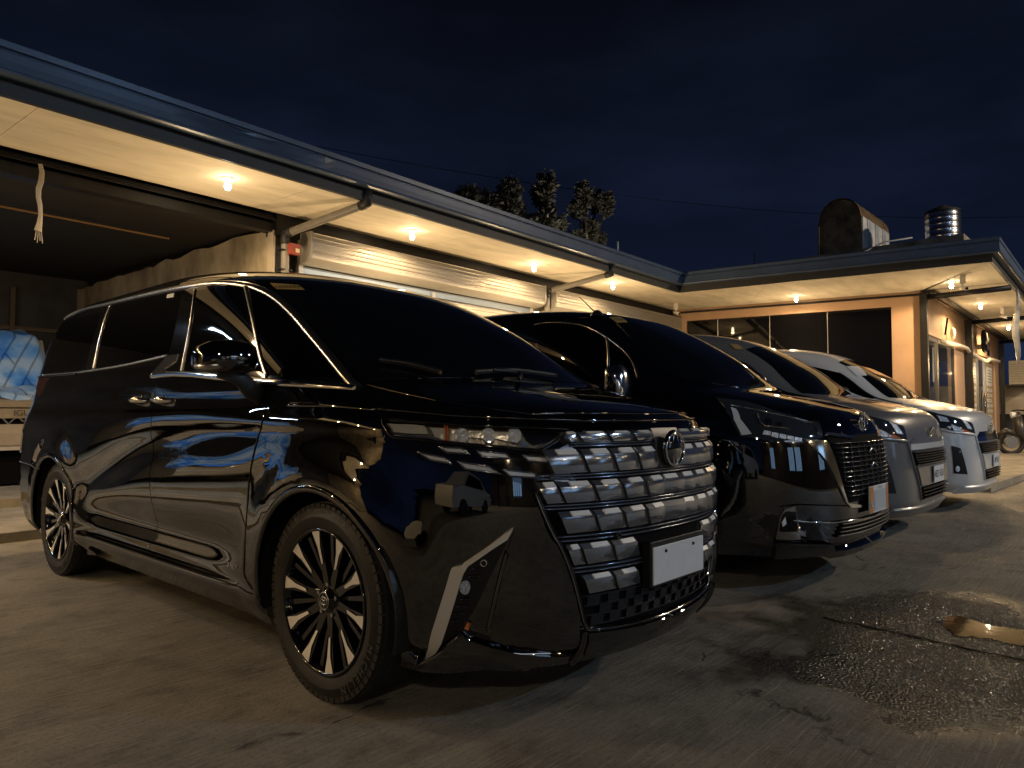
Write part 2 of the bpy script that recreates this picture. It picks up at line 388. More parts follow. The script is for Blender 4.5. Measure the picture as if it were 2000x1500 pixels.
# ------------------------------------------------------------------ wheels
def ell(mb, c, ux, uy, ra, rb, r, n=40, flat=None, up=None):
    c, ux, uy = Vector(c), Vector(ux), Vector(uy)
    mb.tube([c + ux * (ra * math.cos(2 * math.pi * k / n)) + uy * (rb * math.sin(2 * math.pi * k / n)) for k in range(n)], r, 8, closed=True, flat=flat, up=up)
def badge(mb, c, ux, uy, R, r, up=None, k=.68):
    """three interlocked ellipses"""
    up = up or Vector(ux).cross(Vector(uy))
    ell(mb, c, ux, uy, R, R * k, r, up=up); ell(mb, Vector(c) + Vector(uy) * R * .0, ux, uy, R * .30, R * k * .97, r * .85, up=up)
    ell(mb, Vector(c) + Vector(uy) * R * k * .5, ux, uy, R * .70, R * k * .37, r * .85, up=up)
def make_wheel(car, x, y, side, R=.356, r_rim=.258, detailed=True, width=.225, blackrim=True, steer=0.):
    """side -1: outer face looks to -x. The wheel is one part of the car, its pieces sub-parts of it."""
    g = side; w = width; c0 = (0, 0, 0)
    def X(h): return g * h        # h: outward from the wheel's outer face plane (0 = rim lip)
    tp = [(-w + .012, r_rim - .006), (-w + .0, r_rim + .018), (-w - .004, R - .055), (-w + .004, R - .022), (-w + .022, R - .006)]
    for k in range(5):
        a = -w + .03 + k * (w - .05) / 5; b = a + (w - .05) / 5
        tp += [(a, R - .008), (a + .004, R), (b - .004, R), (b, R - .008)]
    tp += [(-.018, R - .005), (-.004, R - .022), (.006, R - .055), (.006, r_rim + .045), (.0, r_rim + .016), (-.012, r_rim - .006)]
    rim = MB()
    rp = [(-.010, r_rim + .001), (.001, r_rim + .003), (.002, r_rim - .004), (-.008, r_rim - .010), (-.03, r_rim - .018), (-w + .02, r_rim - .03), (-w + .02, .05), (-w + .03, .0)]
    rim.lathe([(X(h), r) for h, r in rp], n=72)
    W = rim.build('wheel', GLOSSB, car, smooth=True, local=True); W.location = (x, y, R); W.rotation_euler[2] = steer
    t = MB(); t.lathe([(X(h), r) for h, r in tp], n=96)
    tyre = t.build('tyre', RUBBER, W, local=True, auto=.5)
    if detailed:
        tr = MB()
        for k in range(64):
            a = 2 * math.pi * k / 64
            for hh, ln in ((-.016, .026), (-w + .018, .024)):
                cy, cz = (R - .006) * math.cos(a), (R - .006) * math.sin(a)
                M = Matrix.Rotation(a, 4, 'X'); p0 = len(tr.v); tr.box((0, 0, 0), (ln, .020, .027)); 
                for q in range(p0, len(tr.v)):
                    v = Vector(tr.v[q]); v = Vector((v.x + X(hh), v.y + (R - .0165), v.z)); tr.v[q] = tuple(M @ v)
        tr.build('tread_block', RUBBER, W, local=True)['kind'] = 'stuff'
    # brake disc
    bd = MB(); bd.lathe([(X(-.10), .03), (X(-.10), .165), (X(-.115), .165), (X(-.115), .03)], n=48); bd.build('brake_disc', mat('disc_steel', (.06, .055, .05), .4, 1.), W, local=True, smooth=False)
    ns = 10
    proto = None
    def radial(pts):          # pts: (radius, tangential, depth)
        return [(X(d), rr, tt) for rr, tt, d in pts]
    sp = MB()
    a_ = radial([(.045, -.017, -.030), (.045, .017, -.030), (.14, .013, -.023), (.247, .027, -.006), (.252, -.027, -.006), (.14, -.013, -.023)])
    b_ = radial([(.045, -.024, -.075), (.045, .024, -.075), (.14, .021, -.070), (.25, .030, -.055), (.25, -.030, -.055), (.14, -.021, -.070)])
    sp._a(a_ + b_, [[0, 1, 2, 5], [5, 2, 3, 4], [6, 7, 1, 0], [7, 8, 2, 1], [8, 9, 3, 2], [9, 10, 4, 3], [10, 11, 5, 4], [11, 6, 0, 5]])
    inl = MB()
    inl._a(radial([(.128, -.0055, -.0200), (.134, .0055, -.0195), (.195, .0105, -.0105), (.2490, .0260, -.0035), (.2525, -.0240, -.0035), (.195, -.0065, -.0105)]), [[0, 1, 2, 5], [5, 2, 3, 4]])
    thin = MB(); thin._a(radial([(.06, -.006, -.045), (.06, .006, -.045), (.25, .010, -.022), (.25, -.010, -.022), (.06, -.008, -.08), (.06, .008, -.08), (.25, .014, -.06), (.25, -.014, -.06)]), [[0, 1, 2, 3], [4, 5, 1, 0], [5, 6, 2, 1], [7, 4, 0, 3], [6, 7, 3, 2]])
    so = sp.build('spoke', GLOSSB if blackrim else MACH, W, local=True); io_ = inl.build('spoke_face', MACH, W, local=True); to = thin.build('thin_spoke', GLOSSB if blackrim else MACH, W, local=True)
    for k in range(ns):
        for o, da in ((so, 0), (io_, 0), (to, math.pi / ns)):
            q = o if k == 0 else o.copy()
            if k: COL.objects.link(q); q.parent = W
            q.rotation_euler[0] = 2 * math.pi * k / ns + da + .12
    hub = MB(); hub.lathe([(X(-.012), 0), (X(-.012), .026), (X(-.018), .034), (X(-.045), .06), (X(-.08), .075)], n=32); hub.build('hub', GLOSSB, W, smooth=True, local=True)
    cap = MB(); ell(cap, (X(-.011), 0, 0), (0, g * -1, 0), (0, 0, 1), .0305, .0305, .0022, 32); badge(cap, (X(-.011), 0, 0), (0, -g, 0), (0, 0, 1), .021, .0022)
    cap.build('centre_badge', SATIN, W, smooth=True, local=True)
    nut = MB(); nut.lathe([(X(-.022), 0), (X(-.022), .008), (X(-.05), .0105)], (0, .0, 0), n=6)
    nv = list(nut.v); nut.v = [(v[0], v[1] + .057, v[2]) for v in nv]; no = nut.build('lug_nut', SATIN, W, local=True)
    for k in range(5):
        q = no if k == 0 else no.copy()
        if k: COL.objects.link(q); q.parent = W
        q.rotation_euler[0] = 2 * math.pi * k / 5 + .35
    if detailed and side < 0:
        tx = MB()
        def arc_text(txt, rad, size, a_mid, adv):
            n = len(txt)
            for q, ch in enumerate(txt):
                if ch == ' ': continue
                an = a_mid - (q - (n - 1) / 2) * adv
                vs, fs = text_geo(ch, size)
                er = Vector((0, -math.cos(an), math.sin(an))); et = Vector((0, math.sin(an), math.cos(an)))
                # seen from -x: right is -y... reading clockwise
                xd = Vector((0, -math.sin(an), -math.cos(an))) * -1; yd = er
                c = Vector((X(.0072), 0, 0)) + er * rad
                tx._a([c - xd * v[0] * -1 * -1 + yd * v[1] for v in vs], fs)
        arc_text('PRIMACY SUV 4', .324, .024, math.radians(84), .060)
        arc_text('MICHELIN', .314, .040, math.radians(140), .105)
        arc_text('MICHELIN', .314, .040, math.radians(-40), .105)
        tx.build('tyre_lettering', RUBTXT, W, local=True)['kind'] = 'stuff'
    return W
# ------------------------------------------------------------------ the black people carrier in the foreground
KA = [(.20,.84,-.80,.95,2.5,3.92,.40,3.2),(.30,.90,-.87,.95,2.5,4.01,.40,3.2),(.50,.918,-.895,.95,2.5,4.08,.40,3.2),(.70,.925,-.90,.95,2.5,4.09,.40,3.2),
(.88,.922,-.885,.95,2.5,4.06,.40,3.2),(.97,.912,-.865,.95,2.5,4.04,.40,3.2),(1.02,.90,-.82,.95,2.5,4.03,.40,3.2),(1.06,.885,-.70,.90,2.5,4.02,.40,3.2),
(1.10,.875,-.53,.85,2.5,4.01,.40,3.2),(1.14,.87,-.36,.8,2.6,4.0,.40,3.2),(1.18,.865,-.26,.8,2.7,3.99,.40,3.2),(1.48,.81,.26,.85,2.7,3.92,.40,3.2),
(1.67,.745,.68,.9,2.6,3.86,.40,3.2),(1.755,.69,.97,.9,2.5,3.80,.42,3.2),(1.815,.60,1.25,.9,2.4,3.65,.5,2.8),(1.86,.40,1.55,.7,2.3,3.3,.6,2.4),(1.878,.02,1.9,.3,2,2.6,.3,2)]
def sstep(a, b, x): t = np.clip((x - a) / (b - a), 0, 1); return t * t * (3 - 2 * t)
def sculptA(T, N):
    y, z = T[..., 1], T[..., 2]; side = np.abs(N[..., 0]) ** 2; d = np.zeros_like(y)
    zc = .97 - .16 * sstep(.2, 2.6, y) - .25 * sstep(1.4, 3.0, y)
    d -= .030 * np.exp(-((z - zc) / .10) ** 2) * sstep(.15, .8, y) * (1 - sstep(2.9, 3.4, y))
    d -= .034 * np.exp(-((z - .47) / .085) ** 2) * sstep(.40, .9, y) * (1 - sstep(2.2, 2.7, y))
    d += .010 * np.exp(-((z - 1.005) / .03) ** 2) * (1 - sstep(.4, 1.2, y))
    d += .020 * (1 - sstep(.28, .36, z)) * sstep(.3, .5, y) * (1 - sstep(2.5, 2.7, y))
    for yc in (0., 3.):
        r = np.hypot(y - yc, z - .36); d += .026 * sstep(.60, .44, r) * (z < 1.0)
    d *= side * (z < 1.12)
    T = T.copy(); T += N * d[..., None]
    return T
CA = (2.38, 2.263, 0.)
carA = thing('people_carrier', 'glossy black people carrier with a tall scaled chrome grille and a blank white plate', 'car', CA)
A = Shell(KA, CA, sculpt=sculptA)
px = A.px
def P_(*q): return [px(*k) for k in q]
archF, archR = circ_side(A, 0., .36, .405, zmin=.22), circ_side(A, 3., .36, .405, zmin=.22)
hl_px = [(747,819),(790,821),(876,828),(960,833),(1050,836),(1106,839),(1108,844),(1086,862),(1062,876),(1048,880),(980,874),(910,868),(850,862),(810,857),(768,853),(756,840)]
HL = P_(*hl_px)
bodyA = A.body('body', PAINT, carA, holes=[archF, archR, A.mir(archF), A.mir(archR), HL, A.mir(HL)])
# dark inner structure: floor pan and wheel wells
fl = MB(); fl.box((0, 1.75, .34), (1.40, 4.2, .12)); fl.box((0, -.25, .55), (.9, .5, .5)); fl.build('floor_pan', DARK, carA, local=True)
for yc in (0., 3.):
    for sg in (-1, 1):
        wl_ = MB(); wl_.lathe([(sg * .60, .03), (sg * .60, .425), (sg * .905, .425)], (0, yc, .36), n=40, a0=-.25, a1=math.pi + .25); wl_.build('wheel_well', PLAST, carA, local=True)
# wheel-arch mouldings
for hole in (archF, archR):
    q = [p for p in hole if p[1] > 2]
    k0 = max(range(len(q)), key=lambda k: abs(q[k][0] - q[k - 1][0]) + abs(q[k][1] - q[k - 1][1])); q = q[k0:] + q[:k0]
    A.ribbon('arch_moulding', q, .030, PAINT, carA, off=-.002, h=.010); A.ribbon('arch_moulding', [(2 * A.mid - i, j) for i, j in q], .030, PAINT, carA, off=-.002, h=.010)
# doors
def both(name, poly, m, **kw):
    a = A.patch(name, poly, m, carA, **kw); b = A.patch(name, A.mir(poly), m, carA, **kw); return a, b
gapF = P_((509,760),(506,850),(497,885),(487,945),(482,1020),(477,1120)) + [A.side(.43, .335)]
gapM = P_((309,745),(298,797),(296,850),(299,900),(301,990),(302,1052)) + [A.side(1.535, .335)]
gapS = P_((153,738),(131,805),(127,868),(134,905)) + [A.side(2.60, .62), A.side(2.545, .45), A.side(2.53, .335)]
def shift(pl, di): return [(i + di, j) for i, j in pl]
topF = P_((470,748),(420,745),(360,742))
both('front_door', shift(gapF, -.16) + [A.side(1.1, .335)] + shift(gapM, .16)[::-1] + topF[::-1], PAINT, off=.004, skirt=.010)
topS = P_((255,735),(200,742))
both('sliding_door', shift(gapM, -.16) + [A.side(2.0, .335)] + shift(gapS, .16)[::-1] + P_((200,740),(255,737)), PAINT, off=.004, skirt=.010)
for g_ in (gapF, gapM, gapS):
    A.ribbon('door_seam', A.smooth(g_, 4, False), .008, SEAM, carA, off=-.0005, h=.002); A.ribbon('door_seam', [(2 * A.mid - i, j) for i, j in A.smooth(g_, 4, False)], .008, SEAM, carA, off=-.0005, h=.002)
A.ribbon('bumper_seam', P_((39,901),(60,908),(78,916)), .006, SATIN, carA, off=0, h=.003)
A.ribbon('sill_seam', [A.side(y, .318) for y in np.linspace(.42, 2.55, 14)], .006, SEAM, carA, off=-.0005, h=.002)
# side glazing, pillars black
winp = dict(off=.0015, skirt=.006, step=2.5)
Wq = P_((480,562),(504,571),(524,585),(543,602),(570,631),(595,662),(630,703),(662,740),(590,736),(526,733),(510,680),(494,622))
Wf = P_((383,569),(420,562),(468,563),(482,618),(500,680),(516,726),(440,725),(357,724),(368,650))
Ws = P_((216,601),(260,589),(310,578),(354,571),(345,625),(330,690),(290,700),(245,710),(184,720),(200,655))
Wr = P_((121,631),(160,619),(200,608),(185,650),(166,722),(84,730),(100,680))
pil = P_((119,627),(160,613),(210,600),(297,579),(368,564),(420,557),(472,559),(508,569),(546,592),(595,642),(648,704),(694,752),(595,744),(518,739),(434,733),(350,725),(300,716),(182,726),(82,735))
both('pillar_trim', pil, GLOSSB, off=.0008, skirt=0, step=2.5)
both('quarter_window', Wq, GLASS, **winp); both('front_door_window', Wf, GLASS, **winp); both('sliding_door_window', Ws, GLASS, **winp); both('rear_window', Wr, GLASS, **winp)
def rib2(name, path, w, m, **kw):
    A.ribbon(name, path, w, m, carA, **kw); A.ribbon(name, [(2 * A.mid - i, j) for i, j in path], w, m, carA, **kw)
ct = P_((120,618),(160,606),(210,594),(297,573),(368,559),(420,552.5),(472,555.5),(508,565),(546,587),(595,637),(648,700),(700,757))
ct = A.smooth(ct, 5, False)
rib2('window_trim', ct, .030, SATIN, off=.001, h=.010, taper=lambda u: .45 + .75 * min(1, u * 1.6))
cb = A.smooth(P_((297,734),(350,730),(434,737),(518,745),(595,750),(650,754),(699,758)), 5, False)
rib2('belt_trim', cb, .030, CHROME, off=.001, h=.010)
rib2('belt_strip', A.smooth(P_((84,733),(140,729),(184,723),(245,713),(328,694)), 4, False), .012, SATIN, off=.001, h=.005)
for a_, b_, w_ in (((480,560),(522,735), .022), ((382,567),(355,726), .014), ((216,599),(183,721), .022)):
    rib2('pillar_strip', [px(*a_), px(*b_)], w_, SATIN, off=.002, h=.006)
tri = P_((292,735),(318,707),(328,695),(350,692),(346,705),(322,722),(345,733),(320,736))
both('belt_corner', tri, CHROME, off=.006, skirt=.008)
rib2('roof_seam', A.smooth(P_((124,612),(210,588),(300,565),(368,549),(430,541),(500,550)), 4, False), .006, SEAM, off=-.0005, h=.002)
# windscreen, hood
ws = P_((505,566),(540,552),(600,556),(700,566),(850,588),(950,628),(1050,681),(1120,728))
wsl = P_((512,568),(560,600),(620,652),(680,712),(722,742))
cwl = [A.front(x, z) for x, z in ((-.62, 1.165), (-.30, 1.175), (0, 1.178))]
half = wsl[::-1]
topc = [A.cast((x, -.3, 1.69), (0, 1, .02)) for x in (-.45, -.2, 0)]
left_edge = [px(722,744), px(680,712), px(620,652), px(560,601), px(516,568)]
# upper edge along the roof front, lower edge along the cowl
jt = A.cast((0, -3, 1.70), (0, 1, 0))[1]; jb = A.front(0, 1.175)[1]
i_top = left_edge[-1][0]; i_bot = left_edge[0][0]
up_e = [(i_top + (A.mid - i_top) * u, left_edge[-1][1] + (jt - left_edge[-1][1]) * (1 - (1 - u) ** 2)) for u in np.linspace(0, 1, 14)[1:]]
lo_e = [(A.mid + (i_bot - A.mid) * u, jb + (left_edge[0][1] - jb) * u ** 3) for u in np.linspace(0, 1, 14)[:-1]]
hw = left_edge + up_e; full = hw + [(2 * A.mid - i, j) for i, j in hw[::-1][1:]] + [(2 * A.mid - i, j) for i, j in lo_e[::-1][:-1]] + lo_e
WS = A.patch('windscreen', full, GLASSF, carA, off=.002, skirt=.006, step=2.5)
hd = [A.mid - 0.]
hood_l = P_((716,752),(790,770),(850,782),(874,786),(946,797),(1042,810),(1122,808))
jh = hood_l[-1][1]; hood_front = [(hood_l[-1][0] + (A.mid - hood_l[-1][0]) * u, jh) for u in np.linspace(0, 1, 10)[1:]]
hb = [(i, j - 3.0) for i, j in lo_e]
hh = hood_l + hood_front; hood_poly = hh + [(2 * A.mid - i, j) for i, j in hh[::-1][1:]] + [(2 * A.mid - i, j) for i, j in hb[::-1][:-1]] + hb
A.patch('hood', hood_poly, PAINT, carA, off=.006, skirt=.012, step=2.2)
lead = A.smooth(P_((742,799),(842,808),(898,813),(1050,819),(1138,822)), 4, False); lead = lead + [(A.mid + (lead[-1][0] - A.mid) * u, lead[-1][1]) for u in (.66, .33, 0.)]
lead = lead + [(2 * A.mid - i, j) for i, j in lead[::-1][1:]]
A.ribbon('hood_edge_strip', lead, .012, PAINT, carA, off=0., h=.008)
A.ribbon('hood_crease', A.smooth(P_((560,790),(650,791),(742,799)), 4, False), .02, PAINT, carA, off=-.004, h=.007)
# wipers
for a_, b_, c_ in (((742,712),(800,720),(862,736)), ((924,735),(1000,731),(1084,741))):
    path = A.smooth([px(*a_), px(*b_), px(*c_)], 6, False)
    w_ = A.ribbon('wiper_blade', path, .020, PLAST, carA, off=.012, h=.018)
A.ribbon('wiper_arm', A.smooth(P_((1010,752),(1010,738),(960,733)), 5, False), .016, PLAST, carA, off=.02, h=.012)
# headlight: backing, reflectors, crystal lenses and a clear cover
HSG = mat('lamp_housing', (.34, .30, .235), .30, .3, var=.5, vscale=16, bump=.5, bscale=30)
back = A.patch('headlight_housing', HL, HSG, carA, off=-.026, skirt=0, step=2); wall = []
A.patch('headlight_housing', A.mir(HL), HSG, carA, off=-.026, skirt=0, step=2)
def rimwall(poly, parent):
    q = A.dens(poly, 1.); P0, N0 = A.ev(q, 0.); P1, _ = A.ev(q, -.026); n = len(q); v = P0.tolist() + P1.tolist()
    return mkobj('headlight_rim', v, [[k, (k + 1) % n, n + (k + 1) % n, n + k] for k in range(n)], GLOSSB, parent, local=True)
rimwall(HL, carA); rimwall(A.mir(HL), carA)
def hlpatch(name, q, m, off, par=carA, sk=.01):
    P = P_(*q)
    if name != 'headlight_reflector': return A.patch(name, P, m, par, off=off, skirt=sk, step=2)
    i0, i1 = min(p[0] for p in P), max(p[0] for p in P)
    return A.patch(name, P, m, par, off=-.016, skirt=.006, step=2)
GOLDREF = mat('reflector', (.92, .84, .68), .25, .25, bump=1.0, bscale=22, bdetail=2)
hlpatch('headlight_reflector', [(752,823),(800,824),(826,827),(832,846),(800,846),(765,843)], GOLDREF, -.045)
hlpatch('headlight_reflector', [(762,846),(830,852),(860,857),(900,864),(815,855),(775,852)], SATIN, -.03)
hlpatch('headlight_reflector', [(836,832),(868,832),(866,858),(846,852)], GOLDREF, -.045)
hlpatch('headlight_reflector', [(878,834),(890,836),(892,860),(876,859)], GOLDREF, -.045)
for xx in (866, 871): hlpatch('amber_strip', [(xx,828),(xx+2,828),(xx+2.5,866),(xx+.5,866)], mat('amber_bright', (.85, .22, .05), .4), -.004)
for q in ([(914,838),(944,838),(944,855),(914,851)], [(965,840),(996,841),(997,860),(965,854)]): hlpatch('headlight_reflector', q, GOLDREF, -.035)
for xx, w_ in ((902, 11), (955, 11), (1006, 12)):
    q = [(xx - w_, 838), (xx - w_ * .4, 834), (xx + w_ * .6, 836), (xx + w_, 842), (xx + w_, 858), (xx + w_ * .4, 864), (xx - w_ * .6, 862), (xx - w_, 856)]
    l_ = hlpatch('led_lens', q, LED, -.006, sk=.018)
hlpatch('led_chip', [(1020,856),(1030,862),(1036,868),(1026,871),(1020,866)], mat('blue_chip', (.3, .45, .75), .2, .5), -.02)
hlpatch('headlight_reflector', [(1020,838),(1098,842),(1076,860),(1046,868),(1030,858)], mat('dark_reflector', (.22, .20, .17), .15, 1.), -.045)
A.ribbon('headlight_chrome_line', P_((768,850),(850,859),(910,865),(980,871),(1048,877),(1060,872),(1108,842)), .006, SATIN, carA, off=-.008, h=.005)
A.patch('headlight_lens', HL, LENS, carA, off=.002, skirt=.0, step=2); A.patch('headlight_lens', A.mir(HL), LENS, carA, off=.002, skirt=.0, step=2)
A.ribbon('headlight_bezel', A.smooth(HL, 2, True), .010, GLOSSB, carA, off=.0, h=.006, closed=True)
# striped panel under the headlight
pn = P_((768,857),(812,860),(905,872),(985,880),(1052,886),(1068,884),(1090,900),(1110,920),(1125,940),(1075,985),(1042,966),(1016,944),(988,936),(950,928),(886,914),(830,899),(796,886))
both('light_panel', pn, GLOSSB, off=.003, skirt=.008)
z0 = lambda x, y: (730 + x / 5, 800 + y / 5)
for q in ([(640,370),(860,380),(945,435),(720,420)], [(1005,408),(1285,430),(1340,480),(1065,462)], [(1440,448),(1730,470),(1815,530),(1510,505)],
          [(440,420),(700,470),(770,530),(560,495)], [(820,510),(1120,555),(1245,628),(900,580)], [(1250,585),(1560,620),(1610,670),(1330,650)], [(1690,645),(1890,680),(1940,720),(1760,705)]):
    c_ = P_(*[z0(*k) for k in q]); both('daytime_light', c_, mat('drl_white', (.52, .56, .62), .22, .2), off=.008, skirt=.006)
    A.ribbon('light_frame', c_, .007, SMOKE, carA, off=.004, h=.007, closed=True)
# ------------------------------------------------------------------ grille, bumper and fittings of the foreground car
gl_px = [(1138,841),(1110,868),(1072,886),(1106,908),(1112,925),(1046,962),(1060,1000),(1080,1044),(1094,1068),(1114,1120),(1136,1208),(1146,1224)]
GL = [A.ev([px(*q)])[0][0] for q in gl_px]                     # left border in car coordinates
gz = [g[2] for g in GL]; gx = [g[0] for g in GL]
half_g = [A.front(x, z) for x, z in zip(gx, gz)]
zt, zb = gz[0], gz[-1]
bot = [A.front(gx[-1] * u, zb - .018 * (1 - u * u)) for u in (.66, .33)]
left = half_g + bot + [A.front(0, zb - .02)]
top0 = A.front(0, zt)
gpoly = [top0] + left[:-1] + [left[-1]] + [(2 * A.mid - i, j) for i, j in left[:-1][::-1]]
grille = A.patch('grille', gpoly, DARK, carA, off=.002, skirt=.004, step=3)
def xl(z):
    """half width of the grille at height z (lower cheek included)"""
    zz = [zt, zt - .05, .885, .86, .80, .70, .62, .52, zb]; return None
prof_z = np.array(gz[5:]); prof_x = np.array([-v for v in gx[5:]])
def halfw(z): return float(np.interp(z, prof_z[::-1], prof_x[::-1]))
rowpx = [(843,862,1150),(876,921,1150),(937,977,1160),(994,1035,1160),(1056,1095,1170),(1115,1150,1180)]
rows = []
for a_, b_, x_ in rowpx: rows.append((A.ev([px(x_, a_)])[0][0][2], A.ev([px(x_, b_)])[0][0][2]))
def fpt(x, z, off):
    p, n = A.ev([A.front(x, z)], 0.); p = p[0]; n = n[0]; n = np.array([n[0], n[1], 0]); n /= np.linalg.norm(n); return p + n * off
pitch = .118
TILE = mat('grille_chrome', (.40, .42, .46), .15, .9, .6)
def tile(x0, x1, za, zb_, sl, chip=True, name='grille_tile'):
    """one scale of the grille: bright sloping chip on top, smoked face below; proud at its outer edge"""
    sg = -1 if (x0 + x1) < 0 else 1
    h = za - zb_; zc = za - .24 * h
    out = lambda x: .003 + .010 * ((x - x0) / (x1 - x0) if sg > 0 else (x1 - x) / (x1 - x0))
    s_ = -sg * sl
    def q(x, z, o): return fpt(x + s_ * (za - z) / h, z, o)
    v = [q(x0, za, .010 + out(x0)), q(x1, za, .010 + out(x1)), q(x0, zc, .021 + out(x0)), q(x1, zc, .021 + out(x1)), q(x0, zb_, .015 + out(x0)), q(x1, zb_, .015 + out(x1)),
         q(x0, zb_, -.004), q(x1, zb_, -.004), q(x0, za, -.004), q(x1, za, -.004)]
    # shell of the tile, its lower face pillowed so that it catches a gradient
    V_ = [np.array(p) for p in v]; f = [[2, 3, 1, 0], [6, 7, 5, 4], [0, 8, 6, 4, 2], [3, 5, 7, 9, 1], [0, 1, 9, 8]]; N_ = []
    nb = np.cross(V_[3] - V_[2], V_[2] - V_[4]); nb /= np.linalg.norm(nb)
    if nb[1] > 0: nb = -nb
    ex = (V_[3] - V_[2]) / np.linalg.norm(V_[3] - V_[2]); ez = (V_[2] - V_[4]) / np.linalg.norm(V_[2] - V_[4])
    base = len(V_); GX, GZ = 5, 4
    fl = [list(q_) for q_ in f]; verts = []; norms = []; faces = []
    for q_ in fl:                                     # flat pieces with their own normals
        p_ = [V_[k_] for k_ in q_]; n_ = np.cross(p_[1] - p_[0], p_[2] - p_[1]); n_ /= np.linalg.norm(n_) + 1e-12; b0 = len(verts); verts += p_; norms += [n_] * len(p_); faces.append(list(range(b0, b0 + len(p_))))
    b0 = len(verts)
    for jz in range(GZ + 1):
        for ix in range(GX + 1):
            u_, w_ = ix / GX, jz / GZ; p_ = (V_[4] * (1 - u_) + V_[5] * u_) * (1 - w_) + (V_[2] * (1 - u_) + V_[3] * u_) * w_; n_ = nb + ex * (u_ - .5) * .30 + ez * (w_ - .62) * .50; verts.append(p_ + nb * .002 * math.sin(math.pi * u_) * math.sin(math.pi * w_)); norms.append(n_ / np.linalg.norm(n_))
    faces += [[b0 + j_ * (GX + 1) + i_, b0 + j_ * (GX + 1) + i_ + 1, b0 + (j_ + 1) * (GX + 1) + i_ + 1, b0 + (j_ + 1) * (GX + 1) + i_] for j_ in range(GZ) for i_ in range(GX)]
    mkobj(name, verts, faces, TILE, grille, local=True, normals=norms)
    if chip:
        w_ = x1 - x0; a, b = (x0 + .10 * w_, x0 + .66 * w_) if sg > 0 else (x0 + .34 * w_, x0 + .90 * w_)
        lerp = lambda x: (x - x0) / w_
        def c(x, t, up): return (v[0] * (1 - lerp(x)) + v[1] * lerp(x)) * (1 - t) + (v[2] * (1 - lerp(x)) + v[3] * lerp(x)) * t + np.array([0, -.003, .003]) * up
        cv = [c(a, .12, 1), c(b, .12, 1), c(b, .98, 1), c(a, .98, 1), c(a, .12, 0), c(b, .12, 0), c(b, .98, 0), c(a, .98, 0)]
        mkobj('grille_chip', cv, [[3, 2, 1, 0], [0, 1, 5, 4], [1, 2, 6, 5], [2, 3, 7, 6], [3, 0, 4, 7]], CHIP, grille, local=True)
for r, (za, zb_) in enumerate(rows):
    zm = (za + zb_) / 2
    if r == 0: lim = .50
    elif r == 1: lim = .60
    else: lim = halfw(zm) + .005
    c0 = (.100 if r < 2 else .070)
    if r < 2: pass
    elif r <= 3: tile(-.070, .070, za, zb_, 0., chip=(r == 2))
    x = c0 if not r >= 4 else .215
    if r == 4: x = .235
    if r == 5: x = .225
    while x < lim - .03:
        x2 = min(x + pitch, lim)
        tile(x + .0015, x2 - .0015, za, zb_, .028 if r else .02); tile(-x2 + .0015, -x - .0015, za, zb_, .028 if r else .02)
        x = x2
    # pair of dark bars below the row
    if r < 5:
        zn = rows[r + 1][0]; lim2 = halfw((zb_ + zn) / 2) if r >= 1 else .48
        for u in (.33, .70):
            z_ = zb_ + (zn - zb_) * u
            A.ribbon('grille_bar', [A.front(x_, z_) for x_ in np.linspace(-lim2, lim2, 34)], .009, SMOKE, grille, off=.002, h=.014)
# wing-shaped cheek at the upper corner of the grille
for sg in (0, 1):
    q = P_((1138,842),(1150,862),(1104,868),(1118,878),(1140,915),(1108,906),(1074,886),(1110,866))
    A.patch('grille_cheek', A.mir(q) if sg else q, SMOKE, grille, off=.012, skirt=.012)
# centre shield behind the emblem
sh_z = (rows[0][0], rows[1][1])
q = [A.front(x, z) for x, z in ((-.092, sh_z[0]), (-.075, sh_z[1] - .004), (.075, sh_z[1] - .004), (.092, sh_z[0]))]
A.patch('emblem_shield', q, mat('dark_satin', (.045, .046, .05), .38, .5), grille, off=.020, skirt=.02)
ez = (sh_z[0] + sh_z[1]) / 2 - .002; ep = A.ev([A.front(0, ez)])[0][0]; ey = ep[1] - .026
em = MB(); n_ = 40
ring = [(.074 * math.cos(2 * math.pi * k / n_), ey - .012, ez + .070 * math.sin(2 * math.pi * k / n_)) for k in range(n_)]
inn = [(p[0] * .80, ey - .022, ez + (p[2] - ez) * .80) for p in ring]; cen = (0, ey - .026, ez)
em._a(ring + inn + [cen], [[k, (k + 1) % n_, n_ + (k + 1) % n_, n_ + k] for k in range(n_)] + [[n_ + k, n_ + (k + 1) % n_, 2 * n_] for k in range(n_)])
emo = em.build('emblem', mat('emblem_black', (.004, .005, .009), .03, 0, .7, 1.), carA, smooth=True, local=True)
eb = MB(); badge(eb, (0, ey - .021, ez), (1, 0, 0), (0, 0, 1), .066, .0034, up=(0, -1, 0), k=.92); eb.build('emblem_ring', CHROME, emo, smooth=True, local=True)
# number plate, blank
pz, pw, ph = .500, .366, .131; py_ = -.940
pb = MB(); pb.box((0, py_ + .022, pz + .004), (pw + .016, .036, ph + .030), bev=.004); pbo = pb.build('plate_holder', PLAST, carA, local=True)
pm = MB(); pm.box((0, py_, pz), (pw, .006, ph), bev=.0025); plate = pm.build('number_plate', WHITEP, carA, local=True)
for sx in (-1, 1):
    sc = MB(); sc.lathe([(-.008, 0), (-.008, .005), (-.002, .007)], (sx * .10, py_ , pz + .045), axis='Y', n=12); sc.build('plate_screw', PLAST, plate, local=True)
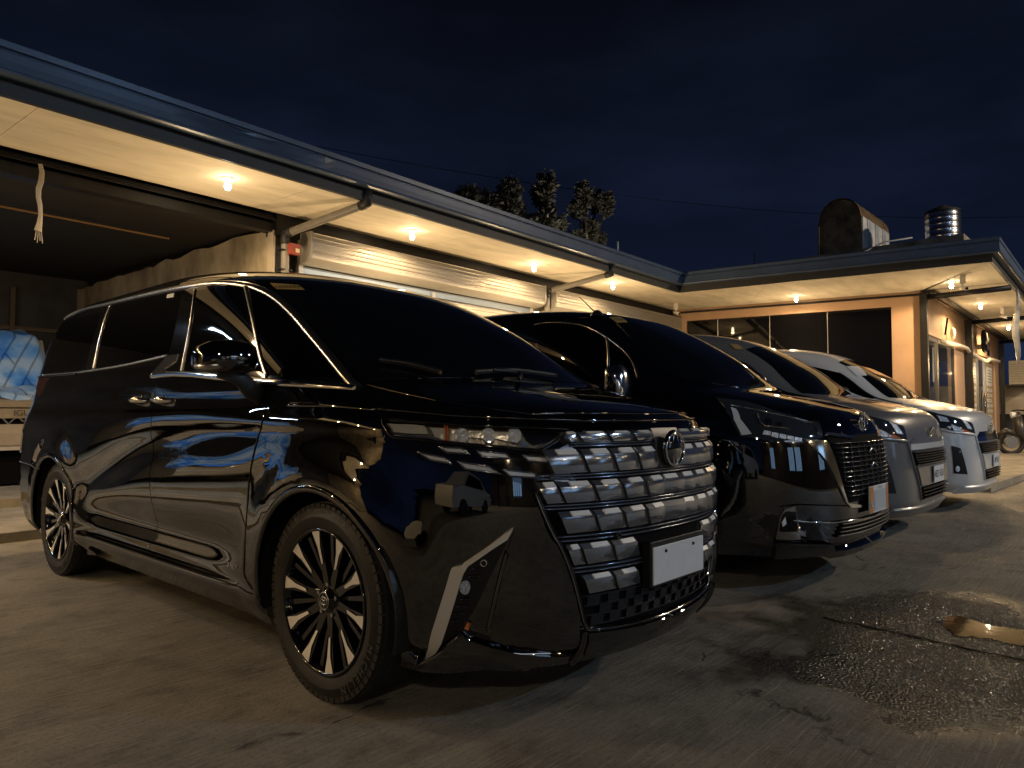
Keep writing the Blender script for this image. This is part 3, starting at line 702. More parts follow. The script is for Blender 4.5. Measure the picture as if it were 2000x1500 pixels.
# lower mesh of the grille
lm = MB()
z_rows = np.linspace(rows[5][1] - .012, zb + .008, 4)
for k, z_ in enumerate(z_rows):
    w_ = halfw(z_) - .012
    for x in np.linspace(-w_, w_, 60)[:-1]:
        a, b = fpt(x, z_, .010), fpt(x + 2 * w_ / 59, z_, .010); c, d = fpt(x, z_, -.03), fpt(x + 2 * w_ / 59, z_, -.03)
        lm._a([a + [0, 0, .003], b + [0, 0, .003], d + [0, 0, .003], c + [0, 0, .003], a - [0, 0, .003], b - [0, 0, .003], d - [0, 0, .003], c - [0, 0, .003]], [[0, 1, 2, 3], [4, 5, 1, 0], [7, 6, 5, 4]])
    if k < 3:
        m_ = 11
        for q in range(m_):
            x = -w_ + (q + .5 * (k % 2) + .25) * 2 * w_ / m_
            for sgn_ in (1,):
                z2 = z_rows[k + 1]; a = fpt(x, z_, .012); b = fpt(x + .055, z_, .006); c = fpt(x + .055, z2, .006); d = fpt(x, z2, .012)
                lm._a([a, b, c, d], [[3, 2, 1, 0]])
lm.build('lower_mesh', mat('mesh_grey', (.02, .022, .028), .25, .3, .5), grille, local=True)
rim_path = A.smooth(half_g[5:], 3, False) + bot[:] ; rim_path = rim_path + [left[-1]]; rim_full = rim_path + [(2 * A.mid - i, j) for i, j in rim_path[::-1][1:]]
A.ribbon('grille_rim', rim_full, .014, GLOSSB, carA, off=.002, h=.024)
A.ribbon('grille_line', [(i - (.22 if i < A.mid else -.22), j) for i, j in rim_path], .005, SATIN, carA, off=.018, h=.008)
# bumper corner: bulged fang, recess, chrome blade, fog lamp
fang = A.smooth(P_((912,1005),(930,980),(958,972),(1010,972),(1036,976),(1050,992),(1070,1045),(1092,1072),(1112,1124),(1134,1210),(1142,1250),(1090,1262),(1018,1258),(960,1248),(958,1200),(975,1130),(992,1070),(1003,1030),(960,1030)), 3)
fang_d = np.array(A.dens(fang, .2))
def fang_off(q):
    d = fang_d - np.array(q); d[:, 1] *= 1.0; m_ = np.min(np.hypot(d[:, 0], d[:, 1] * .5)); t = min(1., m_ / 3.2); return .006 + .036 * math.sqrt(max(0., 1 - (1 - t) ** 2))
for sg in (0, 1):
    if sg: cen2 = A.mir(fang); fo = lambda q: fang_off((2 * A.mid - q[0], q[1])); A.patch('bumper_corner', cen2, PAINT, carA, offn=fo, skirt=.02, step=1.0)
    else: A.patch('bumper_corner', fang, PAINT, carA, offn=fang_off, skirt=.02, step=1.0)
rec = P_((1001,1032),(989,1062),(952,1138),(926,1193),(893,1235),(862,1260),(842,1268),(864,1190),(884,1116),(908,1098),(955,1068))
both('bumper_recess', rec, PLAST, off=.002, skirt=.0)
blade1 = P_((1002,1029),(990,1052),(961,1071),(916,1103),(907,1118),(900,1112),(906,1099),(952,1068),(986,1041))
blade2 = P_((884,1108),(908,1101),(910,1108),(905,1122),(886,1183),(864,1249),(853,1263),(833,1274),(846,1227),(860,1183),(874,1140))
BLADE = mat('blade_silver', (.66, .62, .56), .38, .45)
both('chrome_blade', blade1, BLADE, off=.020, skirt=.02); both('chrome_blade', blade2, BLADE, off=.026, skirt=.026)
A.ribbon('bumper_crease', A.smooth(P_((990,1078),(972,1150),(954,1228)), 5, False), .018, PAINT, carA, off=.0, h=.018)
fogc = px(909, 1146); 
q = [px(909 + 10 * math.cos(t) * 1.0, 1146 + 13 * math.sin(t)) for t in np.linspace(0, 2 * math.pi, 17)[:-1]]
A.patch('fog_lamp', q, mat('fog_crystal', (.55, .62, .72), .12, .7, bump=1., bscale=90), carA, off=.014, skirt=.014)
A.patch('fog_lamp', A.mir(q), MATS['fog_crystal'], carA, off=.014, skirt=.014)
A.ribbon('parking_sensor', [px(945 + 6 * math.cos(t), 1099 + 6 * math.sin(t)) for t in np.linspace(0, 2 * math.pi, 15)[:-1]], .006, SATIN, carA, off=.004, h=.006, closed=True)
for (x, y, w_) in ((932,1110,11),(926,1125,12),(910,1169,10),(902,1183,9),(896,1197,9),(891,1211,8)):
    A.ribbon('recess_rib', P_((x - w_, y + 1), (x, y - 1), (x + w_, y)), .010, GLOSSB, carA, off=.002, h=.008)
gs = px(1205, 1044); 
A.ribbon('parking_sensor', [px(1200 + 4 * math.cos(t), 1044 + 5 * math.sin(t)) for t in np.linspace(0, 2 * math.pi, 13)[:-1]], .008, PLAST, carA, off=.018, h=.006, closed=True)
A.ribbon('orange_tag', P_((918,1214),(914,1222),(911,1228)), .014, mat('orange_print', (.50, .16, .04), .5), carA, off=.004, h=.003)
# aero lip all round the front
lipj = A.front(0, .245)[1]
lip_top = P_((790,1262),(820,1282),(860,1262),(904,1228),(916,1240),(956,1252),(1018,1262),(1084,1265),(1134,1265)) + [A.front(-.42, .315), A.front(-.2, .30), A.front(0, .295)]
lip_bot = [A.front(0, .215), A.front(-.3, .215), A.front(-.5, .215)] + [A.front(-.62, .21)] + P_((1029,1303),(961,1308),(892,1310),(830,1300),(790,1283))
lp = lip_top + lip_bot; lpf = lip_top + [(2 * A.mid - i, j) for i, j in lip_top[::-1][1:]] + [(2 * A.mid - i, j) for i, j in lip_bot[::-1][:-1]] + lip_bot[1:] if False else None
for sg in (0, 1):
    A.patch('front_lip', A.mir(lp) if sg else lp, PAINT, carA, off=.034, skirt=.05, step=1.5)
A.ribbon('lip_fin', [A.front(-.44, .33), A.front(-.42, .22)], .02, PAINT, carA, off=.02, h=.03); A.ribbon('lip_fin', [A.front(.44, .33), A.front(.42, .22)], .02, PAINT, carA, off=.02, h=.03)
# handles
for (x, y) in ((275, 783), (322, 783)):
    (c,), (n,) = A.ev([px(x, y)])
    for sg in (1, -1):
        h = MB(); base = Vector(c) * 1.; 
        pts = [(base.x * sg + (-.004 - .034 * math.sin(math.pi * u)) * sg, base.y + (u - .5) * .19, base.z + .006 * math.sin(math.pi * u)) for u in np.linspace(0, 1, 11)]
        h.tube(pts, [.011 + .007 * math.sin(math.pi * u) for u in np.linspace(0, 1, 11)], 10)
        ho = h.build('door_handle', CHROME, carA, smooth=True, local=True)
        cu = MB(); cu.lathe([(sg * (base.x) - .004 * sg, 0), (sg * base.x + -.0025 * sg, .030), (sg * base.x + .01 * sg, .036)], (0, base.y, base.z), n=24); cu.build('handle_cup', GLOSSB, ho, smooth=True, local=True)
# mirrors
def mirror_geo(sg):
    def Q(x, y, z): return (sg * x, y, z)
    root = A.ev([px(500, 752)])[0][0]; ry, rz = root[1], root[2]
    m = MB(); xs = -.955
    # head: lofted sections from inboard to outboard
    secs = []
    ry -= .105; rz -= .012
    for u, (xx, yc, zc, ly, hz) in enumerate(((-.93, ry + .020, rz + .115, .035, .052), (-.965, ry + .015, rz + .116, .070, .070), (-1.04, ry + .022, rz + .114, .082, .072), (-1.10, ry + .036, rz + .111, .076, .065), (-1.135, ry + .055, rz + .106, .055, .050), (-1.147, ry + .068, rz + .102, .026, .028))):
        secs.append([Q(xx, yc + ly * c, zc + hz * s_) for c, s_ in ((-1.0, -.55), (-1.0, .25), (-.75, .72), (-.2, .98), (.45, 1.0), (.85, .8), (1., .3), (1., -.5), (.9, -.8), (-.3, -.9), (-.8, -.8))])
    n = 11; V = [p for s_ in secs for p in s_]; Fs = []
    for a in range(len(secs) - 1):
        for k in range(n): Fs.append([a * n + k, a * n + (k + 1) % n, (a + 1) * n + (k + 1) % n, (a + 1) * n + k])
    Fs += [list(range(n))[::-1], [(len(secs) - 1) * n + k for k in range(n)]]
    m._a(V, Fs); mo = m.build('wing_mirror', PAINT, carA, local=True, auto=.9)
    a = MB(); a.tube([Q(-.86, ry + .07, rz - .03), Q(-.92, ry + .055, rz - .01), Q(-.965, ry + .03, rz + .025), Q(-1.01, ry + .025, rz + .048), Q(-1.07, ry + .035, rz + .052)], [.048, .042, .036, .034, .020], 10, flat=.75); a.build('mirror_arm', mat('mirror_grey', (.035, .036, .038), .45), mo, local=True, smooth=True)
    b = MB(); b.tube([Q(-1.05, ry - .040, rz + .078), Q(-1.10, ry - .020, rz + .076), Q(-1.13, ry + .015, rz + .074), Q(-1.143, ry + .06, rz + .074)], [.012, .017, .016, .008], 8, flat=1.2); b.build('mirror_lamp', SATIN, mo, local=True, smooth=True)
    g_ = MB(); g_.quad(Q(-.965, ry + .096, rz + .065), Q(-1.11, ry + .118, rz + .065), Q(-1.11, ry + .118, rz + .16), Q(-.965, ry + .096, rz + .165)); g_.build('mirror_glass', CHROME, mo, local=True)
mirror_geo(1); mirror_geo(-1)
# small things: hybrid badge, screen sticker, window sticker, tail lights
def surf_text(name, txt, size, pxy, m, parent, off=.006, shear=0., up=(0, 0, 1), sh=None, flip=False):
    sh = sh or A; (c,), (n,) = sh.ev([sh.px(*pxy)], off); n = Vector(n); upv = Vector(up); xd = upv.cross(n).normalized(); yd = n.cross(xd)
    mb = MB(); vs, fs = text_geo(txt, size); mb._a([Vector(c) + xd * (v[0] + shear * v[1]) + yd * v[1] for v in vs], fs); return mb.build(name, m, parent, local=True)
surf_text('hybrid_badge', 'HEV', .036, (459, 1106), SATIN, carA, off=.008, shear=.3)
A.ribbon('hybrid_badge_mark', P_((446,1098),(449,1103),(446,1108)), .006, SATIN, carA, off=.004, h=.003)
YEL = mat('sticker_ochre', (.30, .20, .07), .6)
stk = A.patch('registration_sticker', P_((527,554),(583,558),(596,568),(540,566)), YEL, carA, off=.004, skirt=0)
(cc,), (nn,) = A.ev([px(561, 561)], .006)
surf_text('sticker_text', 'L0S384', .042, (562, 562), SEAM, stk, off=.006)
A.patch('window_sticker', P_((328,576),(341,573),(340,581),(326,583)), WHITEP, carA, off=.004, skirt=0)
tl = P_((73,739),(97,738),(88,756),(76,774),(72,758)); both('tail_light', tl, REDL, off=.006, skirt=.006)
A.ribbon('rear_garnish', P_((72,737),(90,735),(150,730)), .012, GLOSSB, carA, off=.0, h=.010)
make_wheel(carA, -.900, 0., -1); make_wheel(carA, -.900, 3., -1); make_wheel(carA, .900, 0., 1, detailed=False); make_wheel(carA, .900, 3., 1, detailed=False)
# ------------------------------------------------------------------ the three vans behind it
KV = [(.20,.90,.07,.8,2.7,5.1,.3,3.5),(.30,.945,.01,.8,2.7,5.2,.3,3.5),(.50,.965,0.0,.8,2.7,5.25,.3,3.5),(.70,.975,.01,.8,2.7,5.27,.3,3.5),(.88,.975,.03,.8,2.7,5.27,.3,3.5),
(.97,.97,.06,.85,2.6,5.26,.3,3.5),(1.04,.96,.12,.9,2.6,5.26,.3,3.5),(1.10,.955,.28,.9,2.6,5.25,.3,3.5),(1.155,.95,.50,.85,2.7,5.25,.3,3.5),(1.20,.945,.68,.85,2.8,5.24,.3,3.5),
(1.47,.92,1.08,.85,2.8,5.2,.3,3.5),(1.67,.87,1.43,.85,2.8,5.16,.3,3.5),(1.77,.80,1.65,.85,2.7,5.1,.35,3.2),(1.83,.68,1.9,.9,2.5,4.95,.45,2.8),(1.865,.40,2.2,.8,2.3,4.5,.6,2.4),(1.88,.02,2.6,.3,2,3.6,.3,2)]
def sculptV(T, N):
    y, z = T[..., 1], T[..., 2]; side = np.abs(N[..., 0]) ** 2; d = np.zeros_like(y)
    d -= .020 * np.exp(-((z - .60) / .12) ** 2) * sstep(1.5, 1.9, y) * (1 - sstep(3.5, 3.8, y))
    d += .010 * np.exp(-((z - 1.02) / .04) ** 2)
    for yc in (1.05, 4.2):
        r = np.hypot(y - yc, z - .35); d += .020 * sstep(.56, .42, r) * (z < 1.0)
    d *= side * (z < 1.15); T = T.copy(); T += N * d[..., None]; return T
KV2 = [(r[0], r[1], r[2], .62 if r[0] < 1.05 else r[3], 3.5 if r[0] < 1.0 else (3.1 if r[0] < 1.12 else r[4]), *r[5:]) for r in KV]
def van_base(name, label, off, paint, cat='van', keys=KV):
    car = thing(name, label, cat, off); S = Shell(keys, off, 180, 220, sculptV)
    aF, aR = circ_side(S, 1.05, .35, .40, 48, .22), circ_side(S, 4.2, .35, .40, 48, .22)
    S.body('body', paint, car, holes=[aF, aR, S.mir(aF), S.mir(aR)], step=3)
    fl = MB(); fl.box((0, 2.8, .34), (1.50, 4.2, .12)); fl.box((0, .95, .6), (1.0, .5, .5)); fl.build('floor_pan', DARK, car, local=True)
    for yc in (1.05, 4.2):
        for sg in (-1, 1):
            w = MB(); w.lathe([(sg * .62, .03), (sg * .62, .42), (sg * .955, .42)], (0, yc, .35), n=32, a0=-.25, a1=math.pi + .25); w.build('wheel_well', PLAST, car, local=True)
            make_wheel(car, sg * .945, yc, sg, R=.35, r_rim=.225, detailed=False, blackrim=True)
    return car, S
def mirror_pair(S, car, name, poly, m, **kw):
    a = S.patch(name, poly, m, car, **kw); S.patch(name, S.mir(poly), m, car, **kw); return a
def windscreen(S, car, left_edge, jb, jt, m):
    it, ib = left_edge[-1][0], left_edge[0][0]
    up = [(it + (S.mid - it) * u, left_edge[-1][1] + (jt - left_edge[-1][1]) * (1 - (1 - u) ** 2)) for u in np.linspace(0, 1, 12)[1:]]
    lo = [(S.mid + (ib - S.mid) * u, jb + (left_edge[0][1] - jb) * u ** 2) for u in np.linspace(0, 1, 12)[:-1]]
    hw = left_edge + up; full = hw + [(2 * S.mid - i, j) for i, j in hw[::-1][1:]] + [(2 * S.mid - i, j) for i, j in lo[::-1][:-1]] + lo
    S.patch('windscreen', full, m, car, off=.002, skirt=.006, step=3); return lo
def plate_geo(car, c, w, h, yaw, m, border=None):
    M = Matrix.Translation(Vector(c)) @ Matrix.Rotation(yaw, 4, 'Z')
    mb = MB(); mb.box(c, (w, .008, h), rz=yaw, bev=.002); o = mb.build('number_plate', m, car, local=True); return o, M
# ---- black van
offB = (4.9, 1.36, 0.)
carB, SB = van_base('black_van', 'glossy black van with a wide barred chrome grille and an orange bordered plate', offB, PAINT_B)
pB = lambda *Q: [SB.px(1380 + x / 4.545, 760 + y / 4.545) for x, y in Q]
PB = lambda *Q: [SB.px(*q) for q in Q]
le = PB((1300,727),(1282,719),(1262,700),(1240,668),(1212,638),(1196,622))
loB = windscreen(SB, carB, le, SB.front(0, 1.185)[1], SB.cast((0, -3, 1.70), (0, 1, 0))[1], GLASSF)
wB = PB((1044,634),(1074,630),(1130,634),(1170,650),(1208,676),(1236,708),(1246,738)) + [SB.side(1.25, 1.12), SB.side(1.9, 1.13)]
mirror_pair(SB, carB, 'front_door_window', wB, GLASS, off=.002, skirt=.006, step=3)
def rB(name, path, w, m, **kw): SB.ribbon(name, path, w, m, carB, **kw); SB.ribbon(name, [(2 * SB.mid - i, j) for i, j in path], w, m, carB, **kw)
rB('window_trim', SB.smooth(wB[:7], 4, False), .016, SATIN, off=.002, h=.006)
rB('window_divider', PB((1184,660),(1188,720)), .016, SATIN, off=.003, h=.006)
rB('pillar_edge', SB.smooth(PB((1190,622),(1222,650),(1246,690),(1252,715)), 4, False), .010, PAINT_B, off=0, h=.008)
wS = [SB.side(y, z) for y, z in ((2.02, 1.16), (2.02, 1.56), (2.3, 1.60), (3.4, 1.62), (3.4, 1.16))]
mirror_pair(SB, carB, 'side_window', wS, GLASS, off=.002, skirt=.006, step=3)
g_ = [SB.side(1.96, z) for z in (.34, .6, .9, 1.1, 1.3, 1.6)]; rB('door_seam', g_, .008, SEAM, off=-.001, h=.002)
g_ = [SB.side(.86 if z > .8 else .70, z) for z in (.82, 1.0, 1.12)]; rB('door_seam', g_, .008, SEAM, off=-.001, h=.002)
ant = MB(); ap = on_plane(1166, 606, 0, 4.35); ap = np.array(ap) - np.array(offB); tip = np.array(on_plane(1132, 580, 0, 4.35)) - np.array(offB)
ant.tube([ap - [0, 0, .03], tip], [.006, .003], 6); ant.lathe([(ap[2] - .045, .055), (ap[2] - .02, .04), (ap[2] + .0, .015), (ap[2] + .002, 0)], (ap[0], ap[1], 0), axis='Z', n=16); ant.build('antenna', PLAST, carB, local=True, smooth=True)
HLB = pB((80,75),(350,110),(600,195),(860,270),(935,295),(1000,380),(1030,430),(960,450),(840,490),(640,470),(400,432),(290,420),(230,300),(170,200))
mirror_pair(SB, carB, 'headlight', HLB, mat('headlight_dark', (.035, .04, .05), .05, .2, .6, 1.), off=.003, skirt=.01)
hB = lambda nm, q, m, off=.006, sk=.004: mirror_pair(SB, carB, nm, pB(*q), m, off=off, skirt=sk, step=2)
hB('headlight_reflector', [(215,165),(260,180),(300,270),(400,400),(310,410),(240,270)], LED)
hB('led_strip', [(510,368),(570,380),(565,412),(495,402)], LED); 
for k in range(4): hB('led_strip', [(580 + k * 68, 384 + k * 14), (638 + k * 68, 396 + k * 14), (630 + k * 68, 436 + k * 10), (572 + k * 68, 420 + k * 11)], LED)
hB('projector_lens', [(510,270),(560,262),(580,300),(570,330),(520,325)], mat('projector', (.02, .025, .035), .05, .5), .008); hB('projector_lens', [(620,295),(665,300),(670,340),(630,345)], MATS['projector'], .008)
rB('headlight_line', pB((220,150),(380,175),(560,215),(820,270),(930,300)), .008, CHROME, off=.004, h=.006); rB('headlight_line', pB((450,225),(470,290),(520,330),(740,355)), .007, SATIN, off=.005, h=.006)
GRB = pB((1060,415),(1090,470),(1115,540),(1165,710),(1235,960),(1250,1010)) 
gB = [SB.ev([q])[0][0] for q in GRB]; gBz = np.array([g[2] for g in gB]); gBx = np.array([-g[0] for g in gB])
hwB = lambda z: float(np.interp(z, gBz[::-1], gBx[::-1]))
gpB = GRB + [(2 * SB.mid - i, j) for i, j in GRB[::-1]]
grB = SB.patch('grille', gpB, DARK, carB, off=.002, skirt=.004, step=3)
zz = np.linspace(gBz[1] - .01, gBz[-1] + .04, 12)
for k, z in enumerate(zz):
    w_ = hwB(z) - .01; SB.ribbon('grille_bar', [SB.front(x, z) for x in np.linspace(-w_, w_, 22)], .006, SMOKE, grB, off=.002, h=.020)
for x in np.linspace(-.42, .42, 9):
    SB.ribbon('grille_divider', [SB.front(x, z) for z in np.linspace(zz[0], zz[-1], 8) if abs(x) < hwB(z) - .02] or [SB.front(0, .8), SB.front(0, .7)], .010, PLAST, grB, off=.0, h=.012)
vf = pB((850,440),(1060,462),(1100,540),(1160,720),(1210,900),(1245,1010),(1372,1030),(1376,1048),(1270,1050),(1230,1000),(1170,860),(1080,670),(1000,570),(930,510))
mirror_pair(SB, carB, 'grille_frame', vf, CHROME, off=.010, skirt=.014, step=2)
hB('grille_top_bar', [(1040,405),(1150,420),(1290,440),(1290,420),(1130,395),(1050,390)], CHROME, .012, .012); hB('corner_ornament', [(930,285),(985,290),(1020,410),(985,400)], CHROME, .010, .01)
mz = .95; mp = SB.ev([SB.front(0, .985)])[0][0]
eB = MB(); badge(eB, (0, mp[1] - .02, .975), (1, 0, 0), (0, 0, 1), .085, .008, up=(0, -1, 0)); eB.build('emblem', CHROME, carB, smooth=True, local=True)
ctr = MB(); 
for z in (.80, .71): ctr.tube([tuple(SB.ev([SB.front(x, z + .012 * math.cos(x * 40))], .022)[0][0]) for x in np.linspace(-.07, .07, 7)], .008, 6)
ctr.box((0, mp[1] + .0, .865), (.05, .04, .10), bev=.01); ctr.build('grille_ornament', SMOKE, grB, local=True, smooth=True)
hB('fog_bezel', [(610,1330),(650,1130),(690,1060),(780,1035),(805,1180),(830,1330)], SATIN, .010, .014); hB('fog_recess', [(640,1250),(662,1120),(700,1082),(785,1085),(800,1258),(650,1262)], GLOSSB, .014, .006)
hB('fog_lens', [(660,1180),(690,1130),(700,1190),(670,1215)], LED, .018)
cl = pB((760,1160),(850,1172),(1100,1182),(1300,1157)) ; cl += [SB.front(-.2, SB.ev([cl[-1]])[0][0][2] - .005), SB.front(0, SB.ev([cl[-1]])[0][0][2] - .008)]
SB.ribbon('bumper_strip', cl + [(2 * SB.mid - i, j) for i, j in cl[::-1][1:]], .012, CHROME, carB, off=.006, h=.012)
zi = SB.ev(pB((1130,1190), (1080,1320)))[0]; za_, zb_ = zi[0][2] - .0, zi[1][2]
inl = [SB.front(x, z) for x, z in ((-.46, za_), (-.52, zb_), (.52, zb_), (.46, za_))]
ig = SB.patch('lower_grille', inl, DARK, carB, off=.004, skirt=.0, step=3)
for u in (.1, .37, .64, .91):
    z = za_ + (zb_ - za_) * u; SB.ribbon('lower_bar', [SB.front(x, z) for x in np.linspace(-.47 - .04 * u, .47 + .04 * u, 20)], .012, PLAST, ig, off=.002, h=.022)
rB('bumper_groove', pB((650,1045),(720,1030),(830,1024),(1060,1030),(1240,1034)), .008, SEAM, off=0, h=.003)
lt = pB((600,1340),(830,1352),(1080,1352)) + [SB.front(x, .25) for x in (-.5, -.25, 0)]; lb = [SB.front(0, .205), SB.front(-.5, .205)] + pB((1000,1436),(800,1452),(585,1465))
for sg in (0, 1): q = lt + lb; SB.patch('front_lip', SB.mir(q) if sg else q, PAINT_B, carB, off=.04, skirt=.05, step=2)
pc = (SB.ev([SB.front(.0, .53)])[0][0]); 
plB, M_ = plate_geo(carB, (0.02, pc[1] - .03, .500), .40, .165, 0, WHITEP)
ob = MB(); oy = pc[1] - .0355
for xa, xb in ((-.195, -.125), (.150, .195)):
    ob = MB(); ob.quad((.02 + xa, oy, .420), (.02 + xb, oy, .420), (.02 + xb, oy, .580), (.02 + xa, oy, .580)); ob.build('plate_border', mat('plate_orange', (.52, .20, .05), .5), plB, local=True)
gb = MB(); gb.quad((.02 - .11, oy - .001, .430), (.02 + .14, oy - .001, .430), (.02 + .14, oy - .001, .555), (.02 - .11, oy - .001, .555)); gb.build('plate_cover', mat('plate_grey', (.42, .46, .49), .5), plB, local=True)
tb = MB(); badge(tb, (.02 - .160, oy - .002, .475), (1, 0, 0), (0, 0, 1), .022, .002, up=(0, -1, 0)); tb.build('plate_mark', WHITEP, plB, local=True)
tm = MB(); place_text(tm, 'TOYOTA', .018, (.03, oy - .002, .568), (1, 0, 0), (0, 0, 1)); tm.build('plate_text', SEAM, plB, local=True)
stB = SB.patch('registration_sticker', PB((1189,621),(1211,620),(1226,631),(1205,632)), YEL, carB, off=.006, skirt=0)
surf_text('sticker_text', 'L5268', .034, (1208, 626), SEAM, stB, off=.009, sh=SB)
# mirror of the black van
def van_mirror(S, car, y, z, m, hy=.10, hz=.11):
    for sg in (-1, 1):
        mb = MB(); x0 = .985
        secs = [[(sg * xx, y + ly * c, z + lz * s_) for c, s_ in ((-1, -.8), (-1, .5), (-.5, 1), (.6, 1), (1, .7), (1, -.9), (.2, -1))] for xx, ly, lz in ((x0, .03, .07), (x0 + .04, .06, hz), (x0 + .13, .065, hz + .01), (x0 + .185, .05, hz * .85), (x0 + .20, .02, hz * .5))]
        n = 7; V = [p for s_ in secs for p in s_]; Fs = [[a * n + k, a * n + (k + 1) % n, (a + 1) * n + (k + 1) % n, (a + 1) * n + k] for a in range(4) for k in range(n)] + [list(range(n))[::-1], [4 * n + k for k in range(n)]]
        mb._a(V, Fs); o = mb.build('wing_mirror', m, car, local=True, auto=.9)
        ar = MB(); ar.tube([(sg * .93, y - .02, z - .13), (sg * 1.0, y, z - .09), (sg * 1.06, y, z - .06)], .022, 8); ar.build('mirror_arm', PLAST, o, local=True, smooth=True)
van_mirror(SB, carB, 1.18, 1.22, CHROME)
# ---- grey and silver vans share one front
offD = (9.55, 1.40, 0.)
carD, SD = van_base('silver_van', 'silver white van with a black slatted grille beside the raised concrete slab', offD, SILVER, keys=KV2)
p6 = lambda *Q: [SD.px(1760 + x / 6.817, 780 + y / 6.817) for x, y in Q]
p7 = lambda *Q: [SD.px(1550 + x / 3.751, 600 + y / 3.751) for x, y in Q]
F = {}
F['hl'] = p6((205,130),(500,197),(860,292),(945,322),(985,455),(920,448),(660,428),(400,392),(300,290),(240,190))
F['refl'] = [p6((225,145),(290,165),(400,300),(480,360),(410,380),(310,285)), p6((470,215),(600,245),(640,300),(520,290)), p6((660,330),(760,370),(850,430),(700,420)), p6((800,270),(870,300),(940,400),(880,390))]
F['indic'] = p6((790,395),(850,405),(930,440),(800,430))
F['fog'] = p6((665,615),(790,650),(885,1000),(700,985))
F['win'] = p7((75,430),(160,440),(330,480),(440,560),(560,645),(600,668)) + [SD.side(1.4, 1.13), SD.side(2.0, 1.14)]
F['wsl'] = p7((700,662),(610,600),(540,540),(480,490),(400,440),(330,405))
F['crease'] = p6((400,395),(520,400),(700,440),(980,470),(1020,600),(1060,760),(1100,940),(1115,1070))
F['bumpcrease'] = p6((545,990),(700,990),(905,1015))
zg = {k: SD.ev(p6((x, y)))[0][0] for k, (x, y) in dict(t0=(1040,430), t1=(1010,500), t2=(1010,560), g0=(1012,575), g1=(1058,722), b0=(1060,735), b1=(1098,925), l0=(1100,940), l1=(1112,1070)).items()}
def hiace_front(S, car, paint, trim, platetext):
    mp_ = lambda nm, q, m, **kw: mirror_pair(S, car, nm, q, m, **kw)
    mp_('headlight', F['hl'], mat('headlight_dark', (.035, .04, .05), .05), off=.003, skirt=.008)
    for q in F['refl']: mp_('headlight_reflector', q, LED, off=.006, skirt=.004)
    mp_('indicator_lens', F['indic'], AMBER, off=.006, skirt=.003)
    mp_('fog_recess', F['fog'], PLAST, off=.002, skirt=0)
    q = np.mean(np.array(F['fog']), 0); c_ = [(q[0] - .5 + .55 * math.cos(t), q[1] - 7 + 2.4 * math.sin(t)) for t in np.linspace(0, 2 * math.pi, 15)[:-1]]
    mp_('fog_lamp', c_, LED, off=.010, skirt=.006)
    mp_('front_door_window', F['win'], GLASS, off=.002, skirt=.005, step=3)
    windscreen(S, car, F['wsl'], S.front(0, 1.185)[1], S.cast((0, -3, 1.70), (0, 1, 0))[1], GLASSF)
    wS = [S.side(y, z) for y, z in ((2.06, 1.16), (2.06, 1.54), (2.4, 1.58), (4.9, 1.58), (4.9, 1.16))]; mp_('side_window', wS, GLASS, off=.002, skirt=.005, step=3)
    for y in (2.02, 3.3):
        for sg in (-1, 1): S.ribbon('door_seam', [S.side(y, z, sg) for z in (.34, .7, 1.0, 1.1, 1.5)], .008, SEAM, car, off=-.001, h=.002)
    wd = [F['win'][2], (F['win'][2][0] + .8, F['win'][-2][1])]
    for k in (0, 1): S.ribbon('window_divider', wd if not k else [(2 * S.mid - i, j) for i, j in wd], .02, PLAST, car, off=.003, h=.005)
    cr = F['crease']
    for k in (0, 1): S.ribbon('bumper_crease', cr if not k else [(2 * S.mid - i, j) for i, j in cr], .03, paint, car, off=-.004, h=.016)
    hoodl = F['hl'][:4]
    for k in (0, 1): S.ribbon('hood_seam', [(i, j + .4) for i, j in hoodl] if not k else [(2 * S.mid - i, j + .4) for i, j in hoodl], .008, SEAM, car, off=-.001, h=.002)
    def band(nm, a, b, m, off, sk=.012, par=car, ins=0.):
        A_, B_ = zg[a], zg[b]; xs = [(A_[0] + ins, A_[2]), (B_[0] + ins, B_[2]), (-B_[0] - ins, B_[2]), (-A_[0] - ins, A_[2])]
        return S.patch(nm, [S.front(x, z) for x, z in xs], m, par, off=off, skirt=sk, step=3)
    band('nose_panel', 't0', 't1', trim, .004); band('grille_top_bar', 't1', 't2', CHROME if trim is GLOSSB else SILVER, .012)
    for a, b, nm, nb in (('g0', 'g1', 'grille', 6), ('l0', 'l1', 'lower_grille', 4)):
        g = band(nm, a, b, DARK, .002, 0); A_, B_ = zg[a], zg[b]
        for u in (np.arange(nb) + .5) / nb:
            z = A_[2] + (B_[2] - A_[2]) * u; w_ = -(A_[0] + (B_[0] - A_[0]) * u); S.ribbon('grille_bar', [S.front(x, z) for x in np.linspace(-w_, w_, 18)], .014, GLOSSB, g, off=.002, h=.030)
    band('bumper_centre', 'b0', 'b1', paint, .024, .024)
    lt = [S.front(x, .27) for x in (-.80, -.6, -.3, 0)]; lb = [S.front(x, .205) for x in (0, -.4, -.6, -.82)]
    for sg in (0, 1): S.patch('front_lip', S.mir(lt + lb) if sg else lt + lb, paint, car, off=.03, skirt=.04, step=3)
    tz = (zg['t0'][2] + .03); tp = S.ev([S.front(0, tz)])[0][0]
    e_ = MB(); badge(e_, (0, tp[1] - .014, tz), (1, 0, 0), (0, -.25, .97), .075, .008, up=(0, -1, 0)); e_.build('emblem', CHROME, car, smooth=True, local=True)
    pz_ = (zg['b0'][2] + zg['b1'][2]) / 2; pp = S.ev([S.front(0, pz_)])[0][0]
    pl_, M_ = plate_geo(car, (0, pp[1] - .036, pz_), .36, .14, 0, WHITEP)
